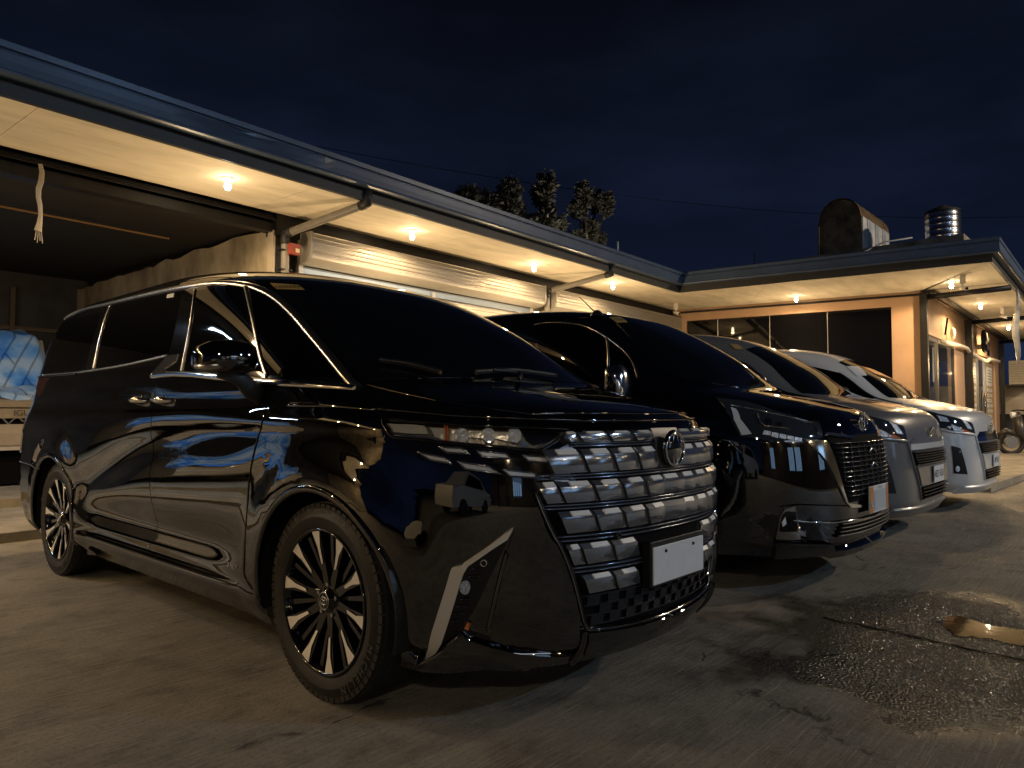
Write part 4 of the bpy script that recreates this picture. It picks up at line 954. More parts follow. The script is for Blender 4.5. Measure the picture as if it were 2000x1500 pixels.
    t_ = MB(); place_text(t_, platetext, .085, (.0, pp[1] - .0415, pz_), (1, 0, 0), (0, 0, 1)); t_.build('plate_text', mat('plate_ink', (.02, .025, .02), .6), pl_, local=True)
    van_mirror(S, car, 1.22, 1.20, trim if trim is not GLOSSB else CHROME)
hiace_front(SD, carD, SILVER, GLOSSB, 'IBP 425')
offC = (7.1, 1.47, 0.)
carC, SC = van_base('grey_van', 'dark grey van with a black slatted grille between the black and the silver vans', offC, GREY, keys=KV2)
hiace_front(SC, carC, GREY, GREY, 'AED 4251')
stC = SC.patch('registration_sticker', [SC.px(*q) for q in ((1425,673),(1442,674),(1452,683),(1435,683))], YEL, carC, off=.006, skirt=0)
stD = SD.patch('inspection_paper', [SD.px(*q) for q in ((1652,716),(1676,716),(1693,734),(1672,735))], WHITEP, carD, off=.006, skirt=0)
# ------------------------------------------------------------------ ground
def nodes(m): return m.node_tree.nodes, m.node_tree.links
def ground_mat():
    m = bpy.data.materials.new('forecourt_concrete'); m.use_nodes = True; n, l = nodes(m); b = n['Principled BSDF']; t = n.new('ShaderNodeTexCoord')
    def noise(scale, det=8, rough=.6, vec=None, dist=0.):
        z = n.new('ShaderNodeTexNoise'); z.inputs['Scale'].default_value = scale; z.inputs['Detail'].default_value = det; z.inputs['Roughness'].default_value = rough; z.inputs['Distortion'].default_value = dist
        l.new(vec or t.outputs['Object'], z.inputs['Vector']); return z.outputs['Fac']
    def rng_(v, a, b_, c=0., d=1.):
        r = n.new('ShaderNodeMapRange'); r.inputs['From Min'].default_value = a; r.inputs['From Max'].default_value = b_; r.inputs['To Min'].default_value = c; r.inputs['To Max'].default_value = d; l.new(v, r.inputs['Value']); return r.outputs[0]
    def math_(op, a, b_):
        q = n.new('ShaderNodeMath'); q.operation = op
        for k, v in enumerate((a, b_)):
            if hasattr(v, 'links'): l.new(v, q.inputs[k])
            else: q.inputs[k].default_value = v
        return q.outputs[0]
    def mix(f, a, b_):
        q = n.new('ShaderNodeMix'); q.data_type = 'RGBA'; l.new(f, q.inputs['Factor'])
        for k, v in (('A', a), ('B', b_)):
            if hasattr(v, 'links'): l.new(v, q.inputs[k])
            else: q.inputs[k].default_value = (*v, 1)
        return q.outputs['Result']
    mp = n.new('ShaderNodeMapping'); mp.inputs['Rotation'].default_value = (0, 0, .35); mp.inputs['Scale'].default_value = (1.2, 22, 1); l.new(t.outputs['Object'], mp.inputs[0])
    streak = noise(2.2, 6, .65, mp.outputs[0]); big = noise(.7, 9, .62); mid = noise(4.5, 9, .65); fine = noise(60, 6, .7); grit = noise(240, 3, .6)
    col = mix(rng_(big, .35, .68), (.235, .212, .172), (.085, .076, .062)); col = mix(rng_(mid, .48, .68, 0, .75), col, (.050, .046, .040)); col = mix(rng_(streak, .45, .70, 0, .45), col, (.25, .23, .19)); col = mix(rng_(fine, .52, .72, 0, .6), col, (.035, .032, .029))
    mp2 = n.new('ShaderNodeMapping'); mp2.inputs['Rotation'].default_value = (0, 0, .22); mp2.inputs['Scale'].default_value = (3, 70, 1); l.new(t.outputs['Object'], mp2.inputs[0])
    scr = noise(1.6, 5, .7, mp2.outputs[0]); col = mix(rng_(scr, .54, .66, 0, .65), col, (.34, .31, .255)); col = mix(rng_(scr, .44, .30, 0, .5), col, (.045, .042, .038)); spk = noise(190, 3, .7); col = mix(rng_(spk, .60, .74, 0, .6), col, (.36, .34, .31))
    vo = n.new('ShaderNodeTexVoronoi'); vo.feature = 'DISTANCE_TO_EDGE'; vo.inputs['Scale'].default_value = .30
    wob = n.new('ShaderNodeVectorMath'); wob.operation = 'ADD'; nz_ = n.new('ShaderNodeTexNoise'); nz_.inputs['Scale'].default_value = 3.; nz_.inputs['Detail'].default_value = 6
    sc_ = n.new('ShaderNodeVectorMath'); sc_.operation = 'SCALE'; sc_.inputs['Scale'].default_value = .35; l.new(t.outputs['Object'], nz_.inputs['Vector']); l.new(nz_.outputs['Color'], sc_.inputs[0]); l.new(t.outputs['Object'], wob.inputs[0]); l.new(sc_.outputs[0], wob.inputs[1]); l.new(wob.outputs[0], vo.inputs['Vector'])
    crack = math_('MULTIPLY', rng_(vo.outputs['Distance'], .0010, .0035, .8, 0), rng_(mid, .50, .60)); col = mix(crack, col, (.022, .020, .018))
    # damp ground: soaked patch between the first two cars and in front of them
    sp = n.new('ShaderNodeSeparateXYZ'); l.new(t.outputs['Object'], sp.inputs[0])
    def blob(cx, cy, rx, ry, rot):
        dx = math_('SUBTRACT', sp.outputs[0], cx); dy = math_('SUBTRACT', sp.outputs[1], cy); c, s_ = math.cos(rot), math.sin(rot)
        u = math_('ADD', math_('MULTIPLY', dx, c / rx), math_('MULTIPLY', dy, s_ / rx)); v = math_('ADD', math_('MULTIPLY', dx, -s_ / ry), math_('MULTIPLY', dy, c / ry))
        return math_('SQRT', math_('ADD', math_('MULTIPLY', u, u), math_('MULTIPLY', v, v)), 0.)
    edge = noise(2.6, 8, .62); d1 = math_('ADD', blob(3.85, .55, 1.25, .95, -.5), math_('MULTIPLY', math_('SUBTRACT', edge, .5), 1.5))
    wet = rng_(d1, .84, 1.12, 1, 0); rough_zone = rng_(math_('ADD', blob(3.75, .55, 1.05, .55, -.35), math_('MULTIPLY', math_('SUBTRACT', edge, .5), 1.1)), .85, 1.1, 1, 0)
    damp = math_('MULTIPLY', rng_(noise(.55, 6, .6, None, .6), .52, .60), rng_(sp.outputs[0], 2.2, 3.2)); wet_all = math_('MAXIMUM', wet, math_('MULTIPLY', damp, .28))
    wc = n.new('ShaderNodeVectorMath'); wc.operation = 'SCALE'; l.new(col, wc.inputs[0]); l.new(rng_(wet_all, 0, 1, 1, .45), wc.inputs['Scale']); l.new(wc.outputs[0], b.inputs['Base Color'])
    ro = rng_(fine, .3, .7, .62, .85); rr = n.new('ShaderNodeMix'); l.new(wet_all, rr.inputs['Factor']); l.new(ro, rr.inputs['A']); rr.inputs['B'].default_value = .20; l.new(rr.outputs['Result'], b.inputs['Roughness'])
    hgt = math_('ADD', math_('MULTIPLY', mid, .35), math_('ADD', math_('MULTIPLY', fine, .30), math_('ADD', math_('MULTIPLY', streak, .35), math_('MULTIPLY', math_('ADD', grit, scr), .20))))
    vg = n.new('ShaderNodeTexVoronoi'); vg.inputs['Scale'].default_value = 85; l.new(t.outputs['Object'], vg.inputs['Vector'])
    hgt = math_('ADD', hgt, math_('MULTIPLY', math_('MULTIPLY', rough_zone, vg.outputs['Distance']), 1.3)); hgt = math_('SUBTRACT', hgt, math_('MULTIPLY', crack, .6))
    bp = n.new('ShaderNodeBump'); bp.inputs['Strength'].default_value = .75; bp.inputs['Distance'].default_value = .014; l.new(hgt, bp.inputs['Height']); l.new(bp.outputs[0], b.inputs['Normal'])
    return m
GM = ground_mat()
setp(mkobj('ground', [(-160, -160, 0), (160, -160, 0), (160, 160, 0), (-160, 160, 0)], [[0, 1, 2, 3]], GM), kind='structure')
def sheet(name, pts, z, m, kind='structure'):
    return setp(mkobj(name, [(x, y, z) for x, y in pts], [list(range(len(pts)))], m), kind=kind)
WATER = mat('puddle_water', (.006, .005, .004), .02, 0, .42, bump=.02, bscale=25)
def blobpoly(base, jit, n=5):
    out = []; N = len(base)
    for k in range(N):
        a, b = np.array(base[k]), np.array(base[(k + 1) % N])
        for q in range(n): out.append(tuple(a + (b - a) * q / n + rng.normal(0, jit, 2)))
    return out
pud = [tuple(on_plane(x, y, 2, 0)[:2]) for x, y in ((1826,1212),(1868,1203),(1940,1222),(2010,1232),(2090,1262),(2060,1275),(1990,1262),(1925,1247),(1862,1243),(1848,1225))]
sheet('puddle', blobpoly(pud, .012), .003, WATER)
jm = MB(); ja, jb = on_plane(1600, 1206, 2, 0), on_plane(2300, 1355, 2, 0); jd = (jb - ja) / 24; rgj = np.random.default_rng(3)
pts_ = [ja + jd * k + rgj.normal(0, .006, 3) * [1, 1, 0] for k in range(25)]
nrm = np.array([-jd[1], jd[0], 0]); nrm /= np.linalg.norm(nrm)
for k in range(24):
    w0, w1 = .009 + .004 * math.sin(k * 1.7), .009 + .004 * math.sin(k * 1.7 + 1.7); a, b = pts_[k], pts_[k + 1]
    jm.quad((*(a - nrm * w0)[:2], .0045), (*(b - nrm * w1)[:2], .0045), (*(b + nrm * w1)[:2], .0045), (*(a + nrm * w0)[:2], .0045))
setp(jm.build('expansion_joint', mat('joint_tar', (.006, .0055, .005), .95, 0, .05)), kind='structure')
# loose wet gravel round the puddle
gr = np.random.default_rng(21); GV = []; GF = []
poly_g = [tuple(on_plane(x, y, 2, 0)[:2]) for x, y in ((1590,1185),(1690,1148),(1850,1160),(2010,1185),(2120,1200),(2200,1330),(2120,1440),(1960,1420),(1800,1360),(1680,1300),(1600,1250))]
pa = np.array(poly_g); lo_, hi_ = pa.min(0), pa.max(0); C0 = gr.random((34000, 2)) * (hi_ - lo_) + lo_
pudc = np.mean(np.array(pud), 0); keep_ = inside(C0, poly_g) & ~inside(C0, [tuple(pudc + (np.array(p) - pudc) * [.86, .86]) for p in blobpoly(pud, .02)]); dd = np.full(len(C0), 1e9)
for k in range(len(pa)):
    a, b = pa[k], pa[(k + 1) % len(pa)]; t_ = np.clip(((C0 - a) @ (b - a)) / ((b - a) @ (b - a)), 0, 1); dd = np.minimum(dd, np.linalg.norm(C0 - a - t_[:, None] * (b - a), axis=1))
wv = .5 + .5 * np.sin(C0[:, 0] * 9 + 3 * np.sin(C0[:, 1] * 7)) * np.sin(C0[:, 1] * 11 + C0[:, 0] * 4); keep_ &= gr.random(len(C0)) < np.clip(dd / .22, .05, 1) * (.35 + .65 * wv)
for c in C0[keep_]:
    r_ = (.0022 + .0042 * gr.random() ** 2); h_ = r_ * (.5 + .4 * gr.random()); a0 = gr.random() * 6.28; b_ = len(GV)
    for k in range(5): rr_ = r_ * (.7 + .5 * gr.random()); GV.append((c[0] + rr_ * math.cos(a0 + k * 1.2566), c[1] + rr_ * math.sin(a0 + k * 1.2566), .0005))
    GV.append((c[0] + .3 * r_ * gr.normal(), c[1] + .3 * r_ * gr.normal(), h_))
    GF += [[b_ + k, b_ + (k + 1) % 5, b_ + 5] for k in range(5)]
setp(mkobj('gravel', GV, GF, mat('wet_gravel', (.24, .20, .145), .25, 0, .6, var=.6, vscale=120)), 'wet loose gravel scattered round the puddle', 'gravel', kind='stuff')
# ------------------------------------------------------------------ building frame: u along the eaves, v inwards
A0 = np.array([1.277, 6.036]); aB = math.atan2(.593, 10.752); E1 = np.array([math.cos(aB), math.sin(aB)]); E2 = np.array([-E1[1], E1[0]])
def Bv(u, v, z): p = A0 + u * E1 + v * E2; return (float(p[0]), float(p[1]), z)
def Bq(u, v): return tuple(Bv(u, v, 0)[:2])
ZS = 3.30; UC = 10.768
Cc = np.array([12.029, 6.629]); Ec = np.array([12.692, 1.811]); W0 = np.array([14.10, 7.97]); W1 = np.array([14.926, 3.251]); D3 = np.array([1., .030]); D3 /= np.linalg.norm(D3)
SOFF = mat('soffit_paint', (.72, .67, .56), .75, var=.26, vscale=1.3, stretch=(1, 4, 1), bump=.12, bscale=9)
FASC = mat('fascia_steel', (.055, .088, .155), .36, .15, .5, var=.25, vscale=2.2, bump=.10, bscale=3.)
FASCD = mat('fascia_dark', (.030, .031, .033), .5, .2, var=.2, vscale=5)
CREAM = mat('cream_wall', (.46, .305, .20), .7, var=.12, vscale=2.5, bump=.06, bscale=30)
CONC = mat('stained_concrete', (.40, .35, .26), .85, var=.6, vscale=2.4, vcol=(.16, .135, .095), bump=.35, bscale=14, stretch=(1, 1, .55))
DARKSTEEL = mat('dark_steel', (.014, .014, .016), .45, .4, var=.3, vscale=8)
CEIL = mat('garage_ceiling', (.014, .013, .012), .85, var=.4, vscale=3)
PVC = mat('grey_pvc', (.20, .19, .175), .45, var=.15, vscale=10)
SHUT = mat('shutter_white', (.36, .345, .32), .38, .15, var=.10, vscale=9, stretch=(1, 1, 8))
SHUTB = mat('shutter_rail', (.36, .43, .50), .35, .4)
ALU = mat('aluminium', (.42, .43, .44), .3, .9)
main = thing('workshop_building', 'long workshop with grey metal eaves, lit soffit, roller shutters and an open dark bay', 'building', Bv(-4, 1.3, 0))
def Bbox(mb, u0, u1, v0, v1, z0, z1):
    c = Bv((u0 + u1) / 2, (v0 + v1) / 2, (z0 + z1) / 2); mb.box(c, (abs(u1 - u0), abs(v1 - v0), abs(z1 - z0)), rz=aB); return mb
def bpart(name, m, par, *args): mb = MB(); Bbox(mb, *args); return mb.build(name, m, par)
# soffit panels
def panel(pts, par, name='soffit_panel', m=SOFF, z=ZS, th=.02):
    mb = MB(); mb.prism([(x, y, z) for x, y in pts], (0, 0, th)); return mb.build(name, m, par)
us = [-9.5 + 2.44 * k for k in range(9)] ; us = [u for u in us if u < 10.0] + [UC]
for a, b in zip(us[:-1], us[1:]): panel([Bq(a + .003, 0.01), Bq(b - .003, 0.01), Bq(b - .003, 1.18), Bq(a + .003, 1.18)], main)
# back roof, ceilings, walls of the open bay
bpart('roof', mat('roof_sheet', (.05, .05, .055), .6), main, -9.8, 14.5, .0, 8.0, 3.60, 3.64)
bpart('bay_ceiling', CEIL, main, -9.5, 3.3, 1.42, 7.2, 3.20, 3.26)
hb_ = MB(); Bbox(hb_, -9.5, 3.0, 1.26, 1.40, 3.10, 3.20); hb_.build('bay_beam', DARKSTEEL, main)
for k in range(4): bpart('louvre_slat', DARKSTEEL, main, -9.5, 3.0, 1.19 + .02 * k, 1.20 + .02 * k, 3.215 + .022 * k, 3.226 + .022 * k)
hb_ = MB(); Bbox(hb_, 3.0, 13.1, 1.20, 1.42, 3.06, 3.32); hb_.build('shutter_header', DARKSTEEL, main)
Bq3 = lambda u, v, z: Bv(u, v, z)
sw = MB(); rw = np.random.default_rng(5)      # side wall with a ragged upper edge
tops = [(v, 3.16 - .02 * (v - 1.4) + rw.normal(0, .018)) for v in np.linspace(1.36, 6.9, 30)]
for (va, za), (vb, zb2) in zip(tops[:-1], tops[1:]):
    sw._a([Bv(3.0, va, 0), Bv(3.0, vb, 0), Bv(3.0, vb, zb2), Bv(3.0, va, za)], [[0, 3, 2, 1]])
sw._a([Bv(3.0, 1.36, 0), Bv(3.14, 1.36, 0), Bv(3.14, 1.36, 3.10), Bv(3.0, 1.36, 3.14)], [[0, 1, 2, 3]])
sw.build('bay_side_wall', CONC, main)
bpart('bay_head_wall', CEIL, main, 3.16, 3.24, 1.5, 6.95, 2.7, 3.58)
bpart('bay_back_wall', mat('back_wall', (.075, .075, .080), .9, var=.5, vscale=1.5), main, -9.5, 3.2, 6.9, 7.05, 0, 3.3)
bpart('bay_left_wall', CONC, main, -9.65, -9.5, 0.4, 7.0, 0, 3.3)
bpart('rear_wall', CONC, main, 3.14, 14.3, 1.50, 1.66, 0, 3.58)
bpart('corner_post', DARKSTEEL, main, 3.02, 3.16, 1.24, 1.34, 0, 3.12)
bpart('corner_trim', mat('trim_buff', (.40, .36, .30), .6), main, 2.985, 3.015, 1.25, 1.36, 0, 3.12)
for u, z in ((-1.2, 2.35), (1.2, 2.35)): pass
wf = MB(); Bbox(wf, .4, 2.9, 6.82, 6.88, 2.30, 2.36); Bbox(wf, 2.05, 2.11, 6.80, 6.86, .2, 2.95); wf.build('back_wall_frame', mat('frame_wood', (.11, .085, .06), .7), main)
bpart('back_wall_panel', mat('blue_panel', (.045, .055, .085), .7), main, .9, 1.7, 6.84, 6.89, .2, 2.25)
# steps in front of the bay
slab_m = mat('slab_concrete', (.30, .27, .215), .85, var=.5, vscale=2.6, bump=.35, bscale=24)
s1 = MB(); Bbox(s1, -9.5, 10.0, .78, 8.2, -.05, .08); setp(s1.build('garage_slab', slab_m), kind='structure')
s2 = MB(); Bbox(s2, -9.5, 10.0, 2.55, 7.0, .0, .17); setp(s2.build('garage_step', slab_m), kind='structure')
rs = MB(); rs.prism([(11.13, 1.66, -.05), (11.15, 2.2, -.05), (11.0, 6.7, -.05), (40, 7, -.05), (40, 2.4, -.05), (13.5, 1.58, -.05)], (0, 0, .148)); setp(rs.build('raised_slab', slab_m), kind='structure')
# eaves: trim board, gutter and coping swept round the corner
def eave_path(lines):
    """outer eave corner points with the outward mitre direction"""
    out = []
    for k, p in enumerate(lines):
        n_ = []
        if k > 0: d = (lines[k] - lines[k - 1]); d /= np.linalg.norm(d); n_.append(np.array([d[1], -d[0]]))
        if k < len(lines) - 1: d = (lines[k + 1] - lines[k]); d /= np.linalg.norm(d); n_.append(np.array([d[1], -d[0]]))
        m_ = sum(n_); m_ /= np.linalg.norm(m_); out.append((p, m_, 1 / max(.3, m_ @ n_[0])))
    return out
lines = [np.array(Bq(-9.8, 0)), Cc, Ec, Ec + D3 * 16]
path = eave_path(lines)
def dense(p0, p1, n):
    return [(p0[0] + (p1[0] - p0[0]) * k / n, p0[1] + (p1[1] - p0[1]) * k / n if 0 < k < n else (p0 if k == 0 else p1)[1], 1. if 0 < k < n else (p0 if k == 0 else p1)[2]) for k in range(n + 1)]
d0 = path[0][1]; dm = np.array([E1[1], -E1[0]])
mainpath = [path[0]] + [(np.array(Bq(u, 0)), dm, 1.) for u in np.linspace(-9.4, 10.4, 160)] + [path[1]]
wingpath = path[1:]
trimp = [(-.03, 3.285), (.015, 3.285), (.015, 3.40), (-.03, 3.40)]
gut = [(.015, 3.400), (.105, 3.402), (.128, 3.412), (.132, 3.428), (.120, 3.440), (.118, 3.500), (.118, 3.560), (.104, 3.572), (.104, 3.578), (.124, 3.586), (.126, 3.632), (.11, 3.642), (-.3, 3.66), (-.3, 3.62), (.015, 3.60)]
def eave(pth, name, dent=False):
    t = MB(); t.sweep(trimp, pth); t.build('eave_trim', FASCD, main if dent else wing)
    g = MB(); P = len(gut); vs = []
    for (p, lat, sc) in pth:
        u = (np.array(p) - A0) @ E1
        for k, (a, z) in enumerate(gut):
            if dent and k in (5, 6) and 1.2 < u < 2.75:
                f = math.sin(math.pi * (u - 1.2) / 1.55); s_ = -.030 * f if u < 1.92 else .012 - .030 * f
                a += s_ * (1. if k == 6 else .35); z += .018 * f * (1 if k == 6 else -1) * math.sin(9 * u)
            vs.append((p[0] + lat[0] * a * sc, p[1] + lat[1] * a * sc, z))
    fs = [[i * P + k, i * P + (k + 1) % P, (i + 1) * P + (k + 1) % P, (i + 1) * P + k] for i in range(len(pth) - 1) for k in range(P)] + [list(range(P))[::-1]]
    g._a(vs, fs); return g.build('gutter', FASC, main if dent else wing)
wing = thing('office_wing', 'cream office wing with dark glass panels and metal eaves behind the parked vans', 'building', (14.9, 3.3, 0))
eave(mainpath, 'main', True); eave(wingpath, 'wing')
# roller shutters
def shutter(u0, u1, label, end_left):
    t = thing('roller_shutter', label, 'shutter', Bv((u0 + u1) / 2, 1.3, .08), 'roller shutters along the workshop')
    prof = [(1.22, 3.125), (1.03, 3.125)]
    for k in range(15):                                             # corrugated hood, quarter-round below
        z = 3.115 - k * .0175
        prof += [(1.00 - (.006 if k % 3 == 0 else 0), z), (1.00, z - .006), (1.008 if k % 3 else 1.014, z - .010)]
    for k in range(1, 9):
        a = k / 8 * math.pi / 2; prof.append((1.0 + .24 * (1 - math.cos(a)) + (.004 if k % 2 else 0), 2.86 - .085 * math.sin(a)))
    vs = [Bv(u, v, z) for u in (u0 + .03, u1 - .03) for v, z in prof]; n = len(prof)
    mkobj('shutter_hood', vs, [[k, k + 1, n + k + 1, n + k] for k in range(n - 1)], SHUT, t)
    for u in (u0, u1 - .03):
        cp = MB(); q = [(1.25, 3.13), (.99, 3.13), (.985, 2.90)] + [(1.0 + .25 * (1 - math.cos(k / 6 * math.pi / 2)), 2.86 - .095 * math.sin(k / 6 * math.pi / 2)) for k in range(7)]
        cp.prism([Bv(u, v, z) for v, z in q], tuple(np.array(Bv(u + .03, 0, 0)) - np.array(Bv(u, 0, 0)))); cp.build('hood_end', mat('hood_end_grey', (.26, .25, .235), .5), t)
    c = MB(); 
    sl = MB(); N = 8; L = (u1 - u0) - .10
    v_ = []; 
    for uu in (-L / 2, L / 2):
        for k in range(N + 1):
            a = k / N; v_.append((uu * E1[0] + E2[0] * (-.012 * math.sin(math.pi * a)), uu * E1[1] + E2[1] * (-.012 * math.sin(math.pi * a)), -.068 * a))
    sl._a(v_, [[k, k + 1, N + 2 + k, N + 1 + k] for k in range(N)])
    o = sl.build('shutter_slat', SHUT, t, local=True); base = np.array(t.location)
    zt = 2.665; k = 0
    while zt > .16:
        q = o if k == 0 else o.copy()
        if k: COL.objects.link(q); q.parent = t
        q.location = Vector(Bv((u0 + u1) / 2, 1.285, zt)) - t.location; zt -= .072; k += 1
    bpart('shutter_top_rail', SHUTB, t, u0 + .05, u1 - .05, 1.262, 1.30, 2.672, 2.765)
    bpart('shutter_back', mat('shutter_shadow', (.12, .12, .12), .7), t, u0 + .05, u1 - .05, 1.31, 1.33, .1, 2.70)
    for u in (u0 + .02, u1 - .08): bpart('guide_rail', mat('guide_white', (.66, .65, .62), .4, .2), t, u, u + .06, 1.245, 1.31, .08, 2.775)
    bpart('centre_rail', MATS['guide_white'], t, (u0 + u1) / 2 - .09, (u0 + u1) / 2 - .03, 1.235, 1.28, .08, 2.74)
    return t
shutter(3.31, 7.90, 'white roller shutter with its corrugated hood beside the concrete bay wall', True)
shutter(8.18, 12.96, 'white roller shutter with its corrugated hood beside the cream office wing', False)
# downpipes
def pipe(name, label, pts, r, elbows):
    t = thing(name, label, 'downpipe', (pts[-1][0], pts[-1][1], 0), 'rainwater downpipes under the eaves'); mb = MB(); mb.tube(pts, r, 12); mb.build('pipe', PVC, t, smooth=True)
    for k, (a, b, c) in enumerate(elbows):
        e_ = MB(); e_.tube([a, ((a[0] + b[0] * 2) / 3, (a[1] + b[1] * 2) / 3, (a[2] + b[2] * 2) / 3), b, ((c[0] + b[0] * 2) / 3, (c[1] + b[1] * 2) / 3, (c[2] + b[2] * 2) / 3), c], r * 1.16, 12); e_.build('pipe_elbow', FASCD, t, smooth=True)
def roundpath(pts, rad=.05, n=4):
    P = [np.array(p) for p in pts]; out = [P[0]]
    for k in range(1, len(P) - 1):
        a, b, c = P[k - 1], P[k], P[k + 1]; da = (a - b) / np.linalg.norm(a - b); dc = (c - b) / np.linalg.norm(c - b); s, e_ = b + da * rad, b + dc * rad
        for q in range(n + 1): t = q / n; out.append((1 - t) ** 2 * s + 2 * t * (1 - t) * b + t * t * e_)
    return [tuple(p) for p in out + [P[-1]]]
def dp(u_g, u_w, vw, label):
    p = [Bv(u_g, -.02, 3.41), Bv(u_g, -.02, 3.26), Bv(u_w, vw, 3.06), Bv(u_w, vw, .08)]
    d = np.array(p[2]) - np.array(p[1]); d /= np.linalg.norm(d)
    pipe('downpipe', label, roundpath(p), .045, [(p[0], p[1], tuple(np.array(p[1]) + d * .10)), (tuple(np.array(p[2]) - d * .10), p[2], (p[2][0], p[2][1], 2.94))])
dp(3.30, 3.045, 1.10, 'grey downpipe crossing the soffit to the dark corner post'); dp(8.28, 8.04, 1.08, 'grey downpipe crossing the soffit between the two shutter hoods')
bx_ = MB(); Bbox(bx_, 3.04, 3.16, .98, 1.04, 2.82, 2.94); rb = bx_.build('alarm_box', mat('alarm_red', (.24, .045, .03), .6)); setp(rb, 'small red alarm box fixed beside the end of the shutter hood', 'alarm')
lb_ = MB(); lb_.box(Bv(3.125, .976, 2.865), (.05, .004, .045), rz=aB); lb_.build('alarm_label', mat('label_cream', (.6, .5, .3), .6), rb)
for k in range(3):
    pc_ = MB(); Bbox(pc_, 2.98, 3.12, 1.06, 1.16, 2.86 - k * .22, 2.875 - k * .22); pc_.build('pipe_clip', DARKSTEEL, main)
cs = MB(); zz_ = np.linspace(3.22, 2.62, 9); cs.tube([Bv(.63 + .012 * math.sin(k * 1.3), 1.17 + .008 * math.cos(k * 2.), z) for k, z in enumerate(zz_)], [.016, .02, .022, .022, .02, .019, .017, .022, .03], 8, flat=.4)
for k in range(4): cs.tube([Bv(.63 + .012 * (k - 1.5), 1.17, 2.63), Bv(.63 + .02 * (k - 1.5), 1.17, 2.54 - .02 * (k % 2))], .004, 5)
setp(cs.build('cloth_strip', mat('rag_white', (.34, .31, .26), .9)), 'frayed white cloth strip hanging from the dark bay beam', 'cloth')
rd = MB(); rd.tube([on_plane(-60, 391, 2, 3.10), on_plane(330, 466, 2, 3.10)], .012, 6); setp(rd.build('ceiling_rod', mat('rod_wood', (.20, .12, .05), .6)), 'thin brown rod fixed under the dark bay ceiling', 'rod')
# ------------------------------------------------------------------ office wing
dW = (W1 - W0) / np.linalg.norm(W1 - W0); nW = np.array([dW[1], -dW[0]])      # nW looks to the vans
if nW[0] > 0: nW = -nW
angW = math.atan2(dW[1], dW[0])
def Wv(s, o, z): p = W0 + dW * s + nW * o; return (float(p[0]), float(p[1]), z)
def Wbox(mb, s0, s1, o0, o1, z0, z1): mb.box(Wv((s0 + s1) / 2, (o0 + o1) / 2, (z0 + z1) / 2), (abs(s1 - s0), abs(o1 - o0), abs(z1 - z0)), rz=angW); return mb
def wpart(name, m, par, *a): return Wbox(MB(), *a).build(name, m, par)
LW = float(np.linalg.norm(W1 - W0))
angX = math.atan2(D3[1], D3[0]); nX = np.array([D3[1], -D3[0]])
def Xv(s, o, z): p = W1 + D3 * s + nX * o; return (float(p[0]), float(p[1]), z)
def Xbox(mb, s0, s1, o0, o1, z0, z1): mb.box(Xv((s0 + s1) / 2, (o0 + o1) / 2, (z0 + z1) / 2), (abs(s1 - s0), abs(o1 - o0), abs(z1 - z0)), rz=angX); return mb
def xpart(name, m, par, *a): return Xbox(MB(), *a).build(name, m, par)
wpart('wall', CREAM, wing, -.4, .34, -.15, 0, .09, 3.30); wpart('wall', CREAM, wing, 4.31, LW, -.15, 0, .09, 3.30)
wpart('wall_header', CREAM, wing, .34, 4.31, -.15, 0, 3.04, 3.30); wpart('wall_base', CREAM, wing, .34, 4.31, -.15, 0, .09, .45)
wpart('wall_top_trim', DARKSTEEL, wing, -.3, LW + .05, .003, .03, 3.21, 3.25)
GP = mat('dark_panel_glass', (.003, .003, .0035), .03, 0, .42, bump=.015, bscale=2.5, bdetail=3)
for a, b in zip((.35, 1.02, 2.09, 3.19), (1.01, 2.08, 3.18, 4.30)): wpart('window_pane', GP, wing, a, b, -.06, -.03, .46, 3.03)
for s in (1.015, 2.085, 3.185): wpart('pane_joint', ALU, wing, s - .006, s + .006, -.055, -.024, .46, 3.03)
# soffit of the wing
panel([tuple(Cc + [.0, -.01]), Bq(13.2, .01), Bq(13.2, 1.18), Bq(UC + .003, 1.18), Bq(UC + .003, .012)], wing)
ls = np.linspace(0, 1, 4)
for a, b in zip(ls[:-1], ls[1:]):
    p0, p1 = Cc + (Ec - Cc) * a, Cc + (Ec - Cc) * b; q0, q1 = W0 + (W1 - W0) * a + [.15, 0], W0 + (W1 - W0) * b + [.15, 0]
    if a == 0: q0 = np.array(Bq(13.2, 0)) + [.3, 0]
    e_ = np.array([0, .003]); panel([tuple(p0 - e_), tuple(p1 + e_), tuple(q1 + e_), tuple(q0 - e_)], wing)
for k in range(5):
    a, b = k * 2.6, (k + 1) * 2.6; x0 = .3 if k == 0 else 0
    o0 = Ec + D3 * (2.24 + a if k else 0); 
    pts = [tuple(Ec + D3 * ((2.2 + a) if k else .0) + [0.003, 0]), tuple(Ec + D3 * (2.2 + b)), tuple(W1 + D3 * (b - .03) + [0, .1]), tuple(W1 + D3 * a + [0.003, .0])]
    panel(pts, wing)
rw_ = MB(); rw_.prism([(Cc[0], Cc[1], 3.60), (Ec[0], Ec[1], 3.60), (*(Ec + D3 * 16), 3.60), (30, 9, 3.60), (14, 9, 3.60)], (0, 0, .04)); rw_.build('roof', MATS['roof_sheet'], wing)
